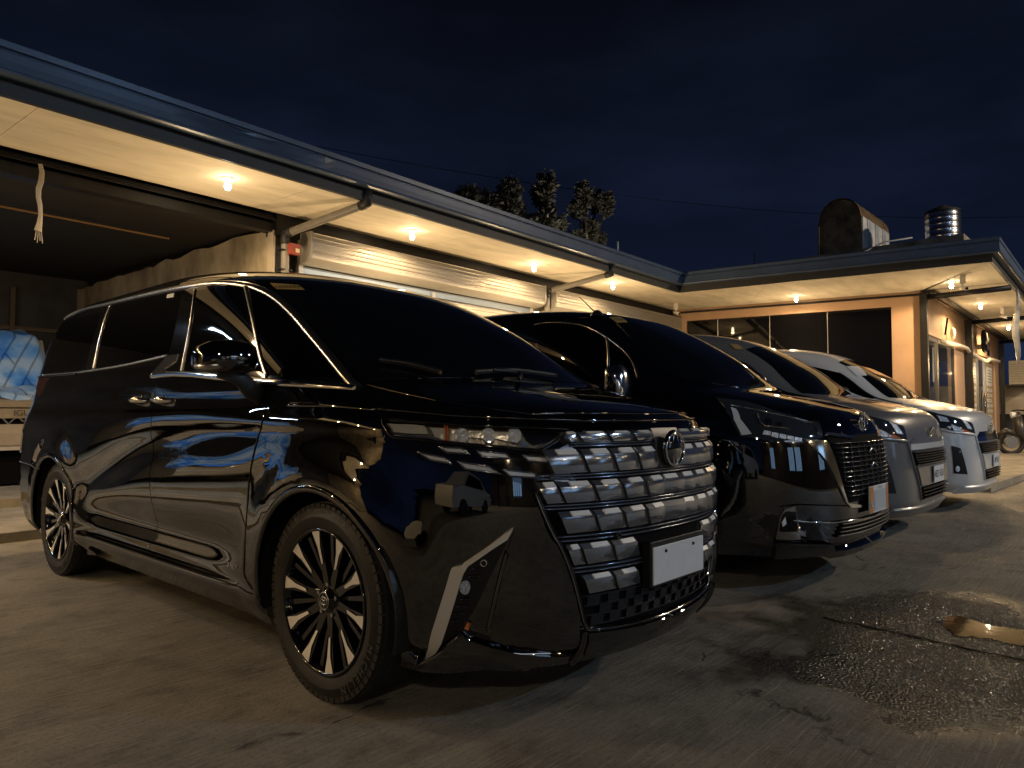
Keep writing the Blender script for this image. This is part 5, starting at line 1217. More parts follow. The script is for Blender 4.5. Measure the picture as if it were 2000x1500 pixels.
# long face with the door
xpart('front_wall', CREAM, wing, 0, 11, -.15, 0, 2.55, 3.30); xpart('front_wall', CREAM, wing, 3.55, 4.75, -.15, 0, .09, 2.55); xpart('front_wall', CREAM, wing, 0, .12, -.15, 0, .09, 2.55); xpart('front_wall', CREAM, wing, 10.2, 11, -.15, 0, .09, 2.55)
xpart('corner_post', DARKSTEEL, wing, -.14, -.02, .01, .13, .09, 3.22); xpart('front_post', DARKSTEEL, wing, 4.80, 4.94, .02, .16, .09, 3.22); xpart('end_post', DARKSTEEL, wing, 10.9, 11.02, .02, .14, .09, 3.22)
for k in range(4): xpart('wall_louvre', DARKSTEEL, wing, -.1, 11, .05 + .055 * k, .09 + .055 * k, 3.235 - .012 * (k % 2), 3.275)
def bar(name, a, b, r=.05, m=DARKSTEEL, par=wing): return MB().tube([a, b], r, 8).build(name, m, par, smooth=True)
bar('eave_brace', Xv(-.05, .05, 3.16), Xv(-.02, 1.40, 3.20)); bar('eave_brace', Xv(4.85, .05, 3.16), Xv(4.9, 1.40, 3.20)); bar('eave_brace', Xv(10.9, .05, 3.16), Xv(11, 1.40, 3.20))
# door glazing with a lit room behind it
room = MB(); room.quad(Xv(.1, -.15, .1), Xv(.1, -3, .1), Xv(.1, -3, 2.6), Xv(.1, -.15, 2.6)); room.quad(Xv(.1, -3, .1), Xv(10.3, -3, .1), Xv(10.3, -3, 2.6), Xv(.1, -3, 2.6)); room.quad(Xv(.1, -.15, 2.6), Xv(.1, -3, 2.6), Xv(10.3, -3, 2.6), Xv(10.3, -.15, 2.6)); room.quad(Xv(.1, -.15, .1), Xv(10.3, -.15, .1), Xv(10.3, -3, .1), Xv(.1, -3, .1))
room.build('office_interior', mat('room_wall', (.10, .105, .11), .8, var=.3, vscale=3), wing)
CLEAR = mat('shop_glass', (.02, .022, .025), .02, 0, .7, alpha=.28)
for a, b, nm in ((.14, .62, 'glass_door'), (.64, 1.62, 'glass_door'), (1.64, 3.50, 'shop_window')):
    g = xpart(nm, CLEAR, wing, a + .03, b - .03, -.05, -.035, .14, 2.50)
    for s in (a, b - .05): xpart('door_stile', ALU if nm == 'glass_door' else FASCD, g, s, s + .05, -.07, -.01, .1, 2.53)
    xpart('door_rail', ALU, g, a, b, -.068, -.012, 2.45, 2.52)
dh = MB(); dh.tube([Xv(1.58, .03, 1.25), Xv(1.58, .03, .85)], .018, 8); dh.build('door_handle', DARKSTEEL, wing, smooth=True)
shelf = thing('display_shelf', 'stocked display shelf inside the glazed office door', 'shelf', Xv(2.0, -1.0, .1))
for z in (.5, .95, 1.4, 1.85): xpart('shelf_board', ALU, shelf, .4, 3.2, -1.3, -.9, z, z + .03)
rs_ = np.random.default_rng(11)
for k in range(16):
    s = .5 + 2.6 * rs_.random(); z = (.53, .98, 1.43, 1.88)[k % 4]; h = .12 + .2 * rs_.random(); c_ = [(.5, .45, .4), (.3, .32, .36), (.55, .5, .3), (.2, .22, .3)][k % 4]
    xpart('shelf_item', mat('item%d' % (k % 4), c_, .6), shelf, s, s + .12 + .1 * rs_.random(), -1.25, -1.05, z, z + h)
# hanging papers behind the glass
for s, z0, w, lb__ in ((.30, .55, .14, 'long white paper hanging inside the narrow glass door leaf'), (2.1, 1.75, .16, 'white paper hanging high behind the wide office window'), (2.7, 1.7, .14, 'slim white paper hanging behind the wide office window by its frame')):
    setp(xpart('hanging_paper', WHITEP, None, s, s + w, -.30, -.295, z0, z0 + .75), lb__, 'paper', 'papers hanging inside the glazed front')
# glazed bay with price cards
gb2 = xpart('shop_window', CLEAR, wing, 5.05, 10.1, -.05, -.035, .12, 2.50)
for s in (6.9, 8.2): xpart('window_mullion', ALU, gb2, s, s + .07, -.07, -.005, .1, 2.52)
for s0, s1 in ((5.25, 6.6), (8.35, 9.6)):
    bd = setp(xpart('price_board', mat('board_buff', (.36, .29, .17), .7), None, s0 - .05, s1 + .05, -.03, -.012, .25, 2.42), 'buff board with white price cards on the glazed front ' + ('nearer the dark post' if s0 < 6 else 'beside the end of the wall'), 'board')
    xpart('price_sheet', WHITEP, bd, s0 + .1, s1 - .1, -.010, -.006, 1.78, 2.30)
    for k in range(9): xpart('price_card', WHITEP, bd, s0 + .1 + (.12 if k % 3 == 1 else 0), s1 - .1 - (.2 if k % 3 == 2 else 0), -.010, -.006, 1.62 - k * .145, 1.70 - k * .145)
    ln = MB()
    for k in range(5): Xbox(ln, s0 + .22, s1 - .22, -.0055, -.004, 1.88 + k * .08, 1.90 + k * .08)
    for k in range(9): Xbox(ln, s0 + .25, s1 - .45, -.0055, -.004, 1.655 - k * .145, 1.67 - k * .145)
    ln.build('price_print', mat('print_grey', (.12, .12, .12), .7), bd)['kind'] = 'stuff'
for s in (7.2, 7.75): 
    hd_ = MB(); hd_.tube([Xv(s, .04, 1.55), Xv(s, .04, .85)], .03, 8); hd_.build('pull_handle', CHROME, wing, smooth=True)
# fittings on the long face
cn = MB(); cn.tube([Xv(s, .09, 2.50 - .03 * math.sin(s * 1.1) - (.06 if 4.8 < s < 8 else 0)) for s in np.linspace(1.55, 10.3, 30)], .045, 8); setp(cn.build('wrapped_conduit', mat('wrap_white', (.60, .55, .46), .7, bump=.5, bscale=18), smooth=True), 'white wrapped conduit sagging along the cream office front', 'conduit')
ld_ = MB(); ld_.lathe([(0, .0), (.02, .03), (.12, .055), (.22, .045), (.26, 0)], (0, 0, 0), axis='Z', n=16); ld_.v = [tuple(np.array(Xv(2.55, .12, 2.58)) + np.array(v)) for v in ld_.v]; wlm = setp(ld_.build('wall_lamp', mat('shade_white', (.66, .6, .5), .6), smooth=True), 'white bulbous wall shade above the glazed office door', 'wall lamp')
MB().tube([Xv(2.1, .05, 2.65), Xv(2.1, .10, 3.0)], .02, 6).build('shade_bracket', DARKSTEEL, wlm)
fan = thing('wall_fan', 'dark round wall fan mounted under the office eaves', 'fan', Xv(6.7, .1, 2.8))
fb = MB(); fb.lathe([(0, .0), (.02, .28), (.06, .30), (.10, .28)], (0, 0, 0), axis='Y', n=24); fb.v = [tuple(np.array(Xv(6.7, .12, 2.86)) + np.array([v[0], -v[1], v[2]])) for v in fb.v]; fb.build('fan_cage', DARKSTEEL, fan)
for k in range(4): 
    a = k * math.pi / 2 + .3; MB().box(np.array(Xv(6.7, .24, 2.86)) + np.array([.13 * math.cos(a), 0, .13 * math.sin(a)]), (.2, .01, .09), ry=-a).build('fan_blade', SATIN, fan)
MB().box(Xv(6.7, .06, 2.72), (.16, .14, .12)).build('fan_mount', mat('mount_cream', (.5, .42, .3), .5), fan)
setp(xpart('slot_window', GLASS, None, 8.55, 8.95, .001, .02, 2.62, 3.0), 'narrow dark vent opening in the upper cream wall', 'vent')
# air-conditioner unit, plastic curtain, scooter beyond the wing
ac = thing('air_conditioner', 'beige outdoor air conditioner unit on a bracket past the office wall', 'air conditioner', Xv(12.6, .4, 1.9))
ACM = mat('ac_beige', (.50, .43, .32), .6, var=.2, vscale=5)
xpart('casing', ACM, ac, 11.5, 12.9, .2, .75, 1.90, 2.62)
for k in range(8): xpart('grille_fin', mat('ac_fin', (.34, .30, .23), .6), ac, 11.49 - .012, 11.49, .24, .71, 1.97 + k * .075, 2.0 + k * .075)
xpart('bracket', DARKSTEEL, ac, 11.2, 13.4, .1, .8, 1.84, 1.89)
def wavy(name, P0, P1, z0, z1, m, amp, nx, nz, ph=0., dirn=(0, 1, 0)):
    P0, P1 = np.array(P0, float), np.array(P1, float); vs = []; r_ = np.random.default_rng(int(ph * 10) + 1)
    f = r_.random(8)
    for j in range(nz + 1):
        for i in range(nx + 1):
            u, w = i / nx, j / nz; p = P0 + (P1 - P0) * u; d = amp * (math.sin(u * 19 + f[0] * 6 + 2 * math.sin(w * 3 + f[1] * 5)) * .6 + math.sin(u * 43 + w * 4 + f[2] * 6) * .25 + math.sin(w * 9 + u * 7) * .3)
            vs.append((p[0] + dirn[0] * d, p[1] + dirn[1] * d, z0 + (z1 - z0) * w + .02 * math.sin(u * 11 + ph) * (1 - w)))
    return mkobj(name, vs, [[j * (nx + 1) + i, j * (nx + 1) + i + 1, (j + 1) * (nx + 1) + i + 1, (j + 1) * (nx + 1) + i] for j in range(nz) for i in range(nx)], m, smooth=True)
setp(wavy('plastic_curtain', (27, 4.6), (27, -1.5), .98, 1.88, mat('milky_plastic', (.42, .37, .29), .35, 0, .5), .06, 60, 12, .3, (1, 0, 0)), 'wrinkled milky plastic curtain hung beneath the air conditioner', 'curtain')
fw = thing('back_fence', 'dark corrugated fence behind the plastic curtain and scooter', 'fence', (28, 1.0, 0))
for k in range(14):
    c_ = MB(); c_.box((28.1 + .03 * (k % 2), 5.4 - k * .6, 1.0), (.05, .596, 1.9)); c_.build('fence_panel', mat('fence_grey', (.13, .135, .14), .6, var=.3, vscale=3), fw)
setp(MB().box((27.85, 2.1, 1.0), (.03, .30, .75)).build('blue_board', mat('board_blue', (.06, .16, .42), .45)), 'bright blue board leaning on the fence behind the scooter', 'board')
sc_ = thing('scooter', 'dark parked motor scooter with a helmet resting on its seat', 'scooter', (20.6, 2.3, .1))
SX, SY = 20.4, 2.05
def Q(a, z, o=0.): return (SX - a * .52 + o * .85, SY + a * .85 + o * .52, .1 + z)
for a in (-.62, .62):
    w_ = MB(); ring = [Q(a + .25 * math.cos(t), .25 + .25 * math.sin(t)) for t in np.linspace(0, 2 * math.pi, 25)[:-1]]; w_.tube(ring, .05, 8, closed=True); wo = w_.build('wheel', RUBBER, sc_, smooth=True); MB().tube([Q(a, .25, -.04), Q(a, .25, .04)], .14, 14).build('rim', SATIN, wo)
MB().tube([Q(-.75, .62), Q(-.45, .72), Q(.0, .66), (Q(.15, .55))], [.07, .13, .14, .08], 10, flat=1.1).build('seat', mat('seat_black', (.01, .01, .01), .5), sc_, smooth=True)
MB().tube([Q(-.72, .45), Q(-.3, .48), Q(.05, .38), Q(.3, .30), Q(.42, .5), Q(.48, .85)], [.10, .16, .13, .11, .13, .10], 10, flat=1.1).build('fairing', mat('scooter_dark', (.05, .047, .042), .3, .2), sc_, smooth=True)
MB().tube([Q(.62, .25), Q(.5, .6), Q(.44, .95)], .035, 8).build('fork', SATIN, sc_, smooth=True); MB().tube([Q(.42, .98, -.32), Q(.46, 1.0, 0), Q(.42, .98, .32)], .02, 8).build('handlebar', DARKSTEEL, sc_, smooth=True)
MB().tube([Q(.5, .42), Q(.72, .52), Q(.9, .42)], [.05, .07, .03], 8, flat=1.4).build('front_mudguard', MATS['scooter_dark'], sc_, smooth=True); MB().tube([Q(.52, .88), Q(.60, .88)], .07, 10).build('headlamp', LED, sc_, smooth=True)
hm = MB(); hm.lathe([(.0, .12), (.05, .145), (.12, .15), (.19, .13), (.25, .07), (.265, 0)], Q(-.2, .80), axis='Z', n=20); ho_ = setp(hm.build('helmet', mat('helmet_black', (.006, .006, .007), .15, 0, .5, .5), smooth=True), 'black helmet resting on the seat of the scooter', 'helmet')
hv = MB(); hv.lathe([(.04, .15), (.12, .156)], Q(-.2, .80), axis='Z', n=8, a0=math.pi * .75, a1=math.pi * 1.35); hv.build('visor', SATIN, ho_, smooth=True)
bn = MB(); bp_ = [on_plane(1986 + 3 * math.sin(k * .8), 566 + k * 13, 0, 15.6) for k in range(12)]; bn.tube(bp_, [.035, .05, .06, .075, .08, .09, .095, .09, .08, .07, .06, .03], 8, flat=.6)
setp(bn.build('rolled_banner', mat('banner_dark', (.05, .055, .07), .4, 0, .5, var=.6, vscale=3, vcol=(.42, .42, .42)), smooth=True), 'rolled up banner hanging from the corner of the metal eaves', 'banner')
# ------------------------------------------------------------------ roof-top things
RC = mat('roof_concrete', (.22, .21, .19), .9, var=.7, vscale=2.2, vcol=(.025, .025, .024), bump=.5, bscale=8)
setp(MB().prism([(16.5, 2.80, 3.62), (16.6, 5.95, 3.62), (19.6, 5.95, 3.62), (19.6, 2.80, 3.62)], (0, 0, .98)).build('roof_plinth', RC), 'stained concrete plinth on the roof under the two tanks', 'plinth')
MB()
vt = thing('vaulted_tank', 'rusty round topped tank on the roof plinth', 'tank', (18.1, 5.3, 4.6))
y0, y1, zb_, zt_ = 4.85, 5.76, 4.58, 5.42; n_ = 12
prof = [(y0, zb_), (y0, zt_)] + [((y0 + y1) / 2 - (y1 - y0) / 2 * math.cos(math.pi * k / n_), zt_ + .47 * math.sin(math.pi * k / n_)) for k in range(1, n_)] + [(y1, zt_), (y1, zb_)]
TK = mat('tank_dark', (.13, .11, .08), .8, var=.5, vscale=3, vcol=(.02, .018, .014))
MB().prism([(17.05, y, z) for y, z in prof], (.04, 0, 0)).build('end_plate', TK, vt); 
roofp = [(y, z) for y, z in prof[1:-1]]; rp2 = MB(); pr = roofp + [(y * 1., z - .03) for y, z in roofp[::-1]]
rv = MB(); m1 = len(roofp); rv._a([(x, y + (.02 if y < 5.3 else -.02) * 0, z + .03) for x in (17.0, 19.3) for y, z in roofp], [[k, k + 1, m1 + k + 1, m1 + k] for k in range(m1 - 1)]); rv.build('vault_sheet', mat('rust_sheet', (.17, .13, .08), .8, var=.8, vscale=4, vcol=(.09, .045, .02)), vt, smooth=True)
for k in range(7):
    MB().box((17.25 + k * .30, y0 - .01 - .012 * (k % 2), (zb_ + zt_) / 2 + .02), (.296, .02, zt_ - zb_)).build('side_sheet', mat('side_white%d' % (k % 2), ((.72, .74, .76), (.45, .52, .64))[k % 2], .6, .3, var=.4, vscale=5), vt)
MB().box((18.1, y1 + .01, (zb_ + zt_) / 2), (2.2, .02, zt_ - zb_)).build('side_sheet', TK, vt)
wt = thing('water_tank', 'ribbed stainless steel water tank standing on the roof plinth', 'tank', (17.35, 3.32, 4.6))
wt_ = MB(); pr_ = [(4.60, .33)]; 
for k in range(5): z = 4.62 + k * .125; pr_ += [(z, .335), (z + .012, .340), (z + .024, .335), (z + .10, .335)]
pr_ += [(5.26, .335), (5.29, .325)]
wt_.lathe(pr_, (17.35, 3.32, 0), axis='Z', n=40); wt_.build('tank_shell', mat('stainless', (.42, .45, .50), .22, 1.), wt, smooth=True)
tt = MB(); tt.lathe([(5.285, .34), (5.31, .335), (5.37, .20), (5.39, .10), (5.42, .09), (5.43, 0)], (17.35, 3.32, 0), axis='Z', n=32); tt.build('tank_lid', mat('tank_lid_dark', (.03, .03, .032), .5), wt, smooth=True)
pi_ = MB(); pi_.tube([(16.9, 3.8, 4.75), (16.7, 4.3, 4.70), (16.3, 4.9, 4.35), (15.6, 5.2, 3.7)], .018, 6); setp(pi_.build('tank_hose', mat('hose_grey', (.25, .26, .28), .5), smooth=True), 'thin grey hose running from the steel tank down to the eaves', 'hose')
pp = on_plane(1206, 492, 1, 8.5); 
MBp = MB(); MBp.tube([(pp[0], 8.5, 3.6), (pp[0], 8.5, pp[2] + .22)], .028, 8); setp(MBp.build('vent_pipe', mat('vent_white', (.5, .55, .6), .4), smooth=True), 'short pale vent pipe standing up behind the gutter', 'pipe')
p2_ = on_plane(1474, 520, 0, 15.5); MB2 = MB(); MB2.tube([(15.5, p2_[1], 3.6), (15.5, p2_[1], p2_[2] + .33)], .012, 6); setp(MB2.build('roof_rod', DARKSTEEL), 'thin dark rod standing on the wing roof', 'rod')
for a, b, sag in (((60, -4, 14), (14, 22, 10.5), 2.),):
    c_ = MB(); c_.tube([tuple(np.array(a) + (np.array(b) - np.array(a)) * u - np.array([0, 0, sag * 4 * u * (1 - u)])) for u in np.linspace(0, 1, 24)], .012, 5)
    setp(c_.build('overhead_cable', mat('cable_grey', (.03, .032, .04), .8)), 'thin cable strung across the night sky ' + ('to the steel water tank' if sag < 1.5 else 'above the eaves'), 'cable')
# ------------------------------------------------------------------ trees behind the roof
LEAF = mat('night_leaf', (.20, .185, .14), .55, var=.5, vscale=3, vcol=(.11, .11, .08)); BARK = mat('bark', (.08, .06, .045), .9)
def tree(label, base, clumps, seed):
    t = thing('tree', label, 'tree', base, 'trees behind the workshop roof'); r = np.random.default_rng(seed); top = max(clumps, key=lambda c: c[2])
    tr = MB(); bx0, by0 = base[0], base[1]
    zlow = min(c[2] - c[3] for c in clumps)
    cx = np.mean([c[0] for c in clumps]); cy = np.mean([c[1] for c in clumps])
    tr.tube([(bx0, by0, 0), (bx0 + .1, by0, zlow * .5), (cx, cy, zlow), (cx, cy, zlow + .8)], [.26, .2, .13, .07], 8)
    for c in clumps: tr.tube([(cx, cy, zlow - .6), ((cx + c[0]) / 2, (cy + c[1]) / 2, (zlow + c[2]) / 2 - .2), (c[0], c[1], c[2] + c[3] * .6)], [.07, .05, .02], 6)
    tr.build('trunk', BARK, t, smooth=True)
    V = []; Fs = []
    for (x, y, z, h, w) in clumps:
        n = int(4200 * h * w) + 80
        for k in range(n):
            u = r.random() ** .8; zz2 = z - h + 2 * h * u; rad = w * (math.sin(math.pi * min(1, .18 + .82 * (1 - u))) ** .7) * (.75 + .3 * math.sin(u * 17 + x * 5)) * math.sqrt(r.random()); a = r.random() * 2 * math.pi
            p = np.array([x + rad * math.cos(a), y + rad * math.sin(a), zz2 + r.normal(0, .04)]); d = np.array([math.cos(a), math.sin(a), r.normal(-.1, .5)]); d /= np.linalg.norm(d); s = np.cross(d, r.normal(0, 1, 3)); s /= np.linalg.norm(s) + 1e-9
            L = .13 + .11 * r.random(); b_ = len(V); V += [p, p + d * L * .5 + s * L * .22, p + d * L, p + d * L * .5 - s * L * .22]; Fs.append([b_, b_ + 1, b_ + 2, b_ + 3])
    mkobj('crown', V, Fs, LEAF, t)
def tp(px_, py_, y): q = on_plane(px_, py_, 1, y); return q[0], q[1], q[2]
def clump(px_, py0, py1, wpx, y): 
    a = tp(px_, py0, y); b = tp(px_, py1, y); s = math.hypot(a[0], a[1]) / FPX; return (a[0], y, (a[2] + b[2]) / 2, (a[2] - b[2]) / 2, wpx * s * .5)
for label, bx_, cl_, sd in (('low leafy treetop just showing over the gutter edge', 920, [(918,366,410,30),(942,374,420,34),(905,372,400,24)], 1), ('bushy pointed treetop leaning over the gutter', 990, [(996,353,440,44),(975,380,440,44),(1008,395,440,34),(960,384,430,26)], 2),
    ('tall narrow treetop with a gap below its crown', 1068, [(1066,341,400,36),(1052,368,400,28),(1072,396,440,20),(1062,420,470,56),(1090,424,462,34),(1044,420,455,26)], 3), ('forked treetop with two leaning leafy tips', 1150, [(1138,358,425,24),(1126,394,425,28),(1164,372,415,26),(1184,378,424,26),(1152,430,480,30),(1172,456,482,20),(1130,452,480,30)], 4)):
    C_ = [clump(*q, 16.0 + .4 * (k % 3)) for k, q in enumerate(cl_)]; b0 = tp(bx_, 400, 16.); tree(label, (b0[0], 16., 0), C_, sd)
# ------------------------------------------------------------------ car under a printed plastic sheet in the open bay
cc = thing('wrecked_van', 'cream van with a damaged front under a blue plastic sheet in the dark bay', 'van', (2.0, 10.0, .17))
CRM = mat('cream_paint', (.33, .275, .195), .4, 0, .5, .3, var=.3, vscale=3)
def xprof(name, prof, x0, x1, m, par): return MB().prism([(x0, y, z) for y, z in prof], (x1 - x0, 0, 0)).build(name, m, par)
xprof('body', [(10.25, .45), (10.15, .95), (10.2, 1.16), (10.75, 1.25), (11.3, 2.02), (12.4, 2.12), (12.8, 2.1), (12.8, .45)], 1.0, 2.95, CRM, cc)
xprof('hood_edge', [(10.02, 1.10), (10.0, 1.16), (10.12, 1.22), (10.24, 1.23), (10.20, 1.12)], 1.02, 2.93, CRM, cc)
xprof('bumper', [(9.98, .60), (9.93, .66), (9.93, .80), (9.98, .90), (10.14, .90), (10.14, .60)], .95, 3.0, CRM, cc); xprof('bumper_step', [(9.90, .60), (9.90, .64), (9.98, .645), (9.98, .60)], .95, 3.0, MATS['trim_buff'], cc)
xprof('nose_panel', [(10.02, .97), (10.0, 1.08), (10.1, 1.10), (10.12, .97)], 1.9, 2.7, CRM, cc); xprof('broken_grille', [(10.08, .90), (10.08, 1.0), (10.14, 1.0), (10.14, .90)], 1.0, 2.9, DARK, cc)
gv = MB()
for k in range(12): a = 1.1 + k * .15; gv.tube([(a, 10.05, .93 + .03 * math.sin(k * 2.1)), (a + .08, 10.04, .97 + .02 * math.sin(k)), (a + .15, 10.05, .93 + .03 * math.sin(k * 2.1 + 2.1))], .012, 6)
gv.build('bent_trim', SATIN, cc)
tx_ = MB(); place_text(tx_, 'IGUN', .10, (2.46, 9.995, 1.03), (1, 0, 0), (0, 0, 1)); tx_.build('nose_lettering', mat('ink_brown', (.06, .045, .03), .7), cc)
xprof('skirt', [(10.1, .2), (10.1, .6), (10.2, .6), (10.2, .2)], 1.0, 2.95, DARK, cc)
for x in (1.15, 2.8): w_ = MB(); w_.lathe([(x - .1, .12), (x - .1, .33), (x + .1, .33), (x + .1, .12)], (0, 10.85, .5), n=28); w_.build('wheel', RUBBER, cc)
def tarp_mat():
    m = bpy.data.materials.new('printed_plastic'); m.use_nodes = True; n, l = nodes(m); b = n['Principled BSDF']; t = n.new('ShaderNodeTexCoord')
    z = n.new('ShaderNodeTexNoise'); z.inputs['Scale'].default_value = 2.2; z.inputs['Detail'].default_value = 4; l.new(t.outputs['Object'], z.inputs['Vector'])
    r = n.new('ShaderNodeValToRGB'); l.new(z.outputs['Fac'], r.inputs[0]); e = r.color_ramp.elements; e[0].position = .36; e[0].color = (.05, .20, .66, 1); e[1].position = .52; e[1].color = (.30, .46, .70, 1); k = e.new(.43); k.color = (.12, .32, .72, 1); k = e.new(.72); k.color = (.48, .58, .70, 1)
    mp = n.new('ShaderNodeMapping'); mp.inputs['Rotation'].default_value = (1.35, .0, .75); mp.inputs['Scale'].default_value = (2.0, 4.5, 2.0); l.new(t.outputs['Object'], mp.inputs[0])
    br = n.new('ShaderNodeTexBrick'); br.inputs['Scale'].default_value = 1.0; br.inputs['Mortar Size'].default_value = .02; br.inputs['Color1'].default_value = (1, 1, 1, 1); br.inputs['Color2'].default_value = (.9, .95, 1, 1); br.inputs['Mortar'].default_value = (.12, .14, .2, 1); br.offset = .35; br.inputs['Brick Width'].default_value = 1.4; l.new(mp.outputs[0], br.inputs['Vector'])
    mx = n.new('ShaderNodeMix'); mx.data_type = 'RGBA'; mx.blend_type = 'MULTIPLY'; mx.inputs['Factor'].default_value = .6; l.new(r.outputs[0], mx.inputs['A']); l.new(br.outputs['Color'], mx.inputs['B']); l.new(mx.outputs['Result'], b.inputs['Base Color']); b.inputs['Roughness'].default_value = .32
    z2 = n.new('ShaderNodeTexNoise'); z2.inputs['Scale'].default_value = 9; z2.inputs['Detail'].default_value = 5; l.new(t.outputs['Object'], z2.inputs['Vector']); bp = n.new('ShaderNodeBump'); bp.inputs['Strength'].default_value = .8; bp.inputs['Distance'].default_value = .03; l.new(z2.outputs['Fac'], bp.inputs['Height']); l.new(bp.outputs[0], b.inputs['Normal'])
    return m
TARP = tarp_mat()
def tarp(label, x0, x1, yoff, seed):
    pr = [(10.06, 1.16), (10.3, 1.27), (10.7, 1.33), (10.95, 1.62), (11.25, 2.0), (11.5, 2.1), (12.0, 2.16), (12.6, 2.17)]; nx = 40; r = np.random.default_rng(seed); ys = np.interp(np.linspace(0, 7, 36), range(8), [p[0] for p in pr]); zs_ = np.interp(np.linspace(0, 7, 36), range(8), [p[1] for p in pr]); ph = r.random(6) * 6; vs = []
    for j in range(36):
        for i in range(nx + 1):
            u = i / nx; d = .020 * math.sin(u * 17 + j * .5 + ph[0]) + .014 * math.sin(u * 31 - j * .8 + ph[1]) + .02 * math.sin(j * .9 + ph[2] + 3 * u); side = max(0, abs(u - .5) * 2 - .86) / .14
            vs.append((x0 + (x1 - x0) * u, ys[j] + yoff - .03 + d * .7, zs_[j] + .035 + d - .25 * side ** 2 - (.06 * math.sin(u * 9 + ph[3]) if j == 0 else 0)))
    return setp(mkobj('plastic_sheet', vs, [[j * (nx + 1) + i, j * (nx + 1) + i + 1, (j + 1) * (nx + 1) + i + 1, (j + 1) * (nx + 1) + i] for j in range(35) for i in range(nx)], TARP, smooth=True), label, 'tarpaulin')
tarp('crumpled blue printed plastic sheet draped over the cream van', .98, 2.97, 0, 2)
c2 = thing('covered_van', 'van under a pale plastic sheet in the left part of the bay', 'van', (-2.2, 10., .17))
xprof('body', [(10.25, .45), (10.15, .95), (10.2, 1.16), (10.75, 1.25), (11.3, 2.02), (12.4, 2.12), (12.8, 2.1), (12.8, .45)], -3.2, -1.25, CRM, c2); xprof('bumper', [(9.98, .50), (9.93, .56), (9.93, .80), (9.98, .90), (10.14, .90), (10.14, .50)], -3.22, -1.2, CRM, c2)
tarp('pale blue plastic sheet draped over the van in the left bay', -3.22, -1.23, 0, 5)
for x in (-3.0, -1.45): w_ = MB(); w_.lathe([(x - .1, .12), (x - .1, .33), (x + .1, .33), (x + .1, .12)], (0, 10.85, .5), n=28); w_.build('wheel', RUBBER, c2)
# ------------------------------------------------------------------ lamps under the eaves
BULB = mat('bulb_glow', (1, .9, .7), .5, emit=(1., .78, .48), estr=60.)
LAMPP = 105.
def downlight(label, x, y, p=1.0, hang=False):
    t = thing('downlight', label, 'lamp', (x, y, ZS), 'warm lamps under the eaves')
    r = MB(); r.lathe([(ZS - .012, .040), (ZS - .014, .058), (ZS - .001, .066)], (x, y, 0), axis='Z', n=24); r.build('trim_ring', mat('ring_white', (.7, .66, .58), .5), t, smooth=True)
    d = .085
    b = MB(); b.lathe([(ZS - d - .035, 0), (ZS - d - .030, .018), (ZS - d, .032), (ZS - d + .03, .026), (ZS - .01, .016)], (x, y, 0), axis='Z', n=18); b.build('bulb', BULB, t, smooth=True)
    ld = bpy.data.lights.new('lamp_light', 'SPOT'); ld.energy = LAMPP * p * (.72 if x > 0 else 1.05); ld.color = WARM; ld.spot_size = math.radians(172); ld.spot_blend = .25; ld.shadow_soft_size = .035
    lo = bpy.data.objects.new('lamp_light', ld); lo.location = (0, 0, -d - .06); lo.parent = t; COL.objects.link(lo)
    l2 = bpy.data.lights.new('soffit_fill', 'POINT'); l2.energy = LAMPP * (.58 if p <= 1 else .36); l2.color = WARM; l2.shadow_soft_size = 0.0  # added fill point in mid-air below the bulb, evens the light on the soffit
    lo2 = bpy.data.objects.new('soffit_fill', l2); lo2.location = (0, 0, -1.2); lo2.parent = t; COL.objects.link(lo2)
for (x, y, w) in ((3.242, 6.625, 'over the corner of the open bay'), (5.726, 6.84, 'above the middle of the longer shutter hood'), (8.261, 7.006, 'near the second downpipe bend'), (10.395, 7.015, 'close to the inner corner of the eaves'),
                  (13.972, 5.181, 'on the wing soffit above the glass panels'), (14.233, 2.617, 'at the outer corner of the wing soffit'), (17.527, 2.708, 'above the glazed office door'), (22.4, 2.86, 'over the price boards'),
                  (-.5, 6.42, 'over the bay beside the wrecked van'), (-2.2, 6.33, 'over the bay left of the wrecked van'), (-4.2, 6.2, 'over the far left bay'), (-6.7, 6.05, 'at the left end of the eaves')):
    downlight('warm glowing bulb on the soffit ' + w, x, y, 1.7 if x > 14 else 1.)
# light in the glazed office
rl = bpy.data.lights.new('office_light', 'POINT'); rl.energy = 130; rl.color = (1, .86, .66); rl.shadow_soft_size = .15; ro_ = bpy.data.objects.new('office_light', rl)
ol = thing('office_lamp', 'bright ceiling lamp inside the glazed office', 'lamp', Xv(2.4, -1.6, 2.5)); ob_ = MB(); ob_.lathe([(2.42, 0), (2.43, .09), (2.48, .12), (2.52, .06)], (Xv(2.4, -1.6, 0)[0], Xv(2.4, -1.6, 0)[1], 0), axis='Z', n=18); ob_.build('lamp_globe', mat('office_glow', (1, 1, 1), .5, emit=(1, .85, .6), estr=14), ol, smooth=True)
ro_.parent = ol; ro_.location = (0, 0, -.2); COL.objects.link(ro_)
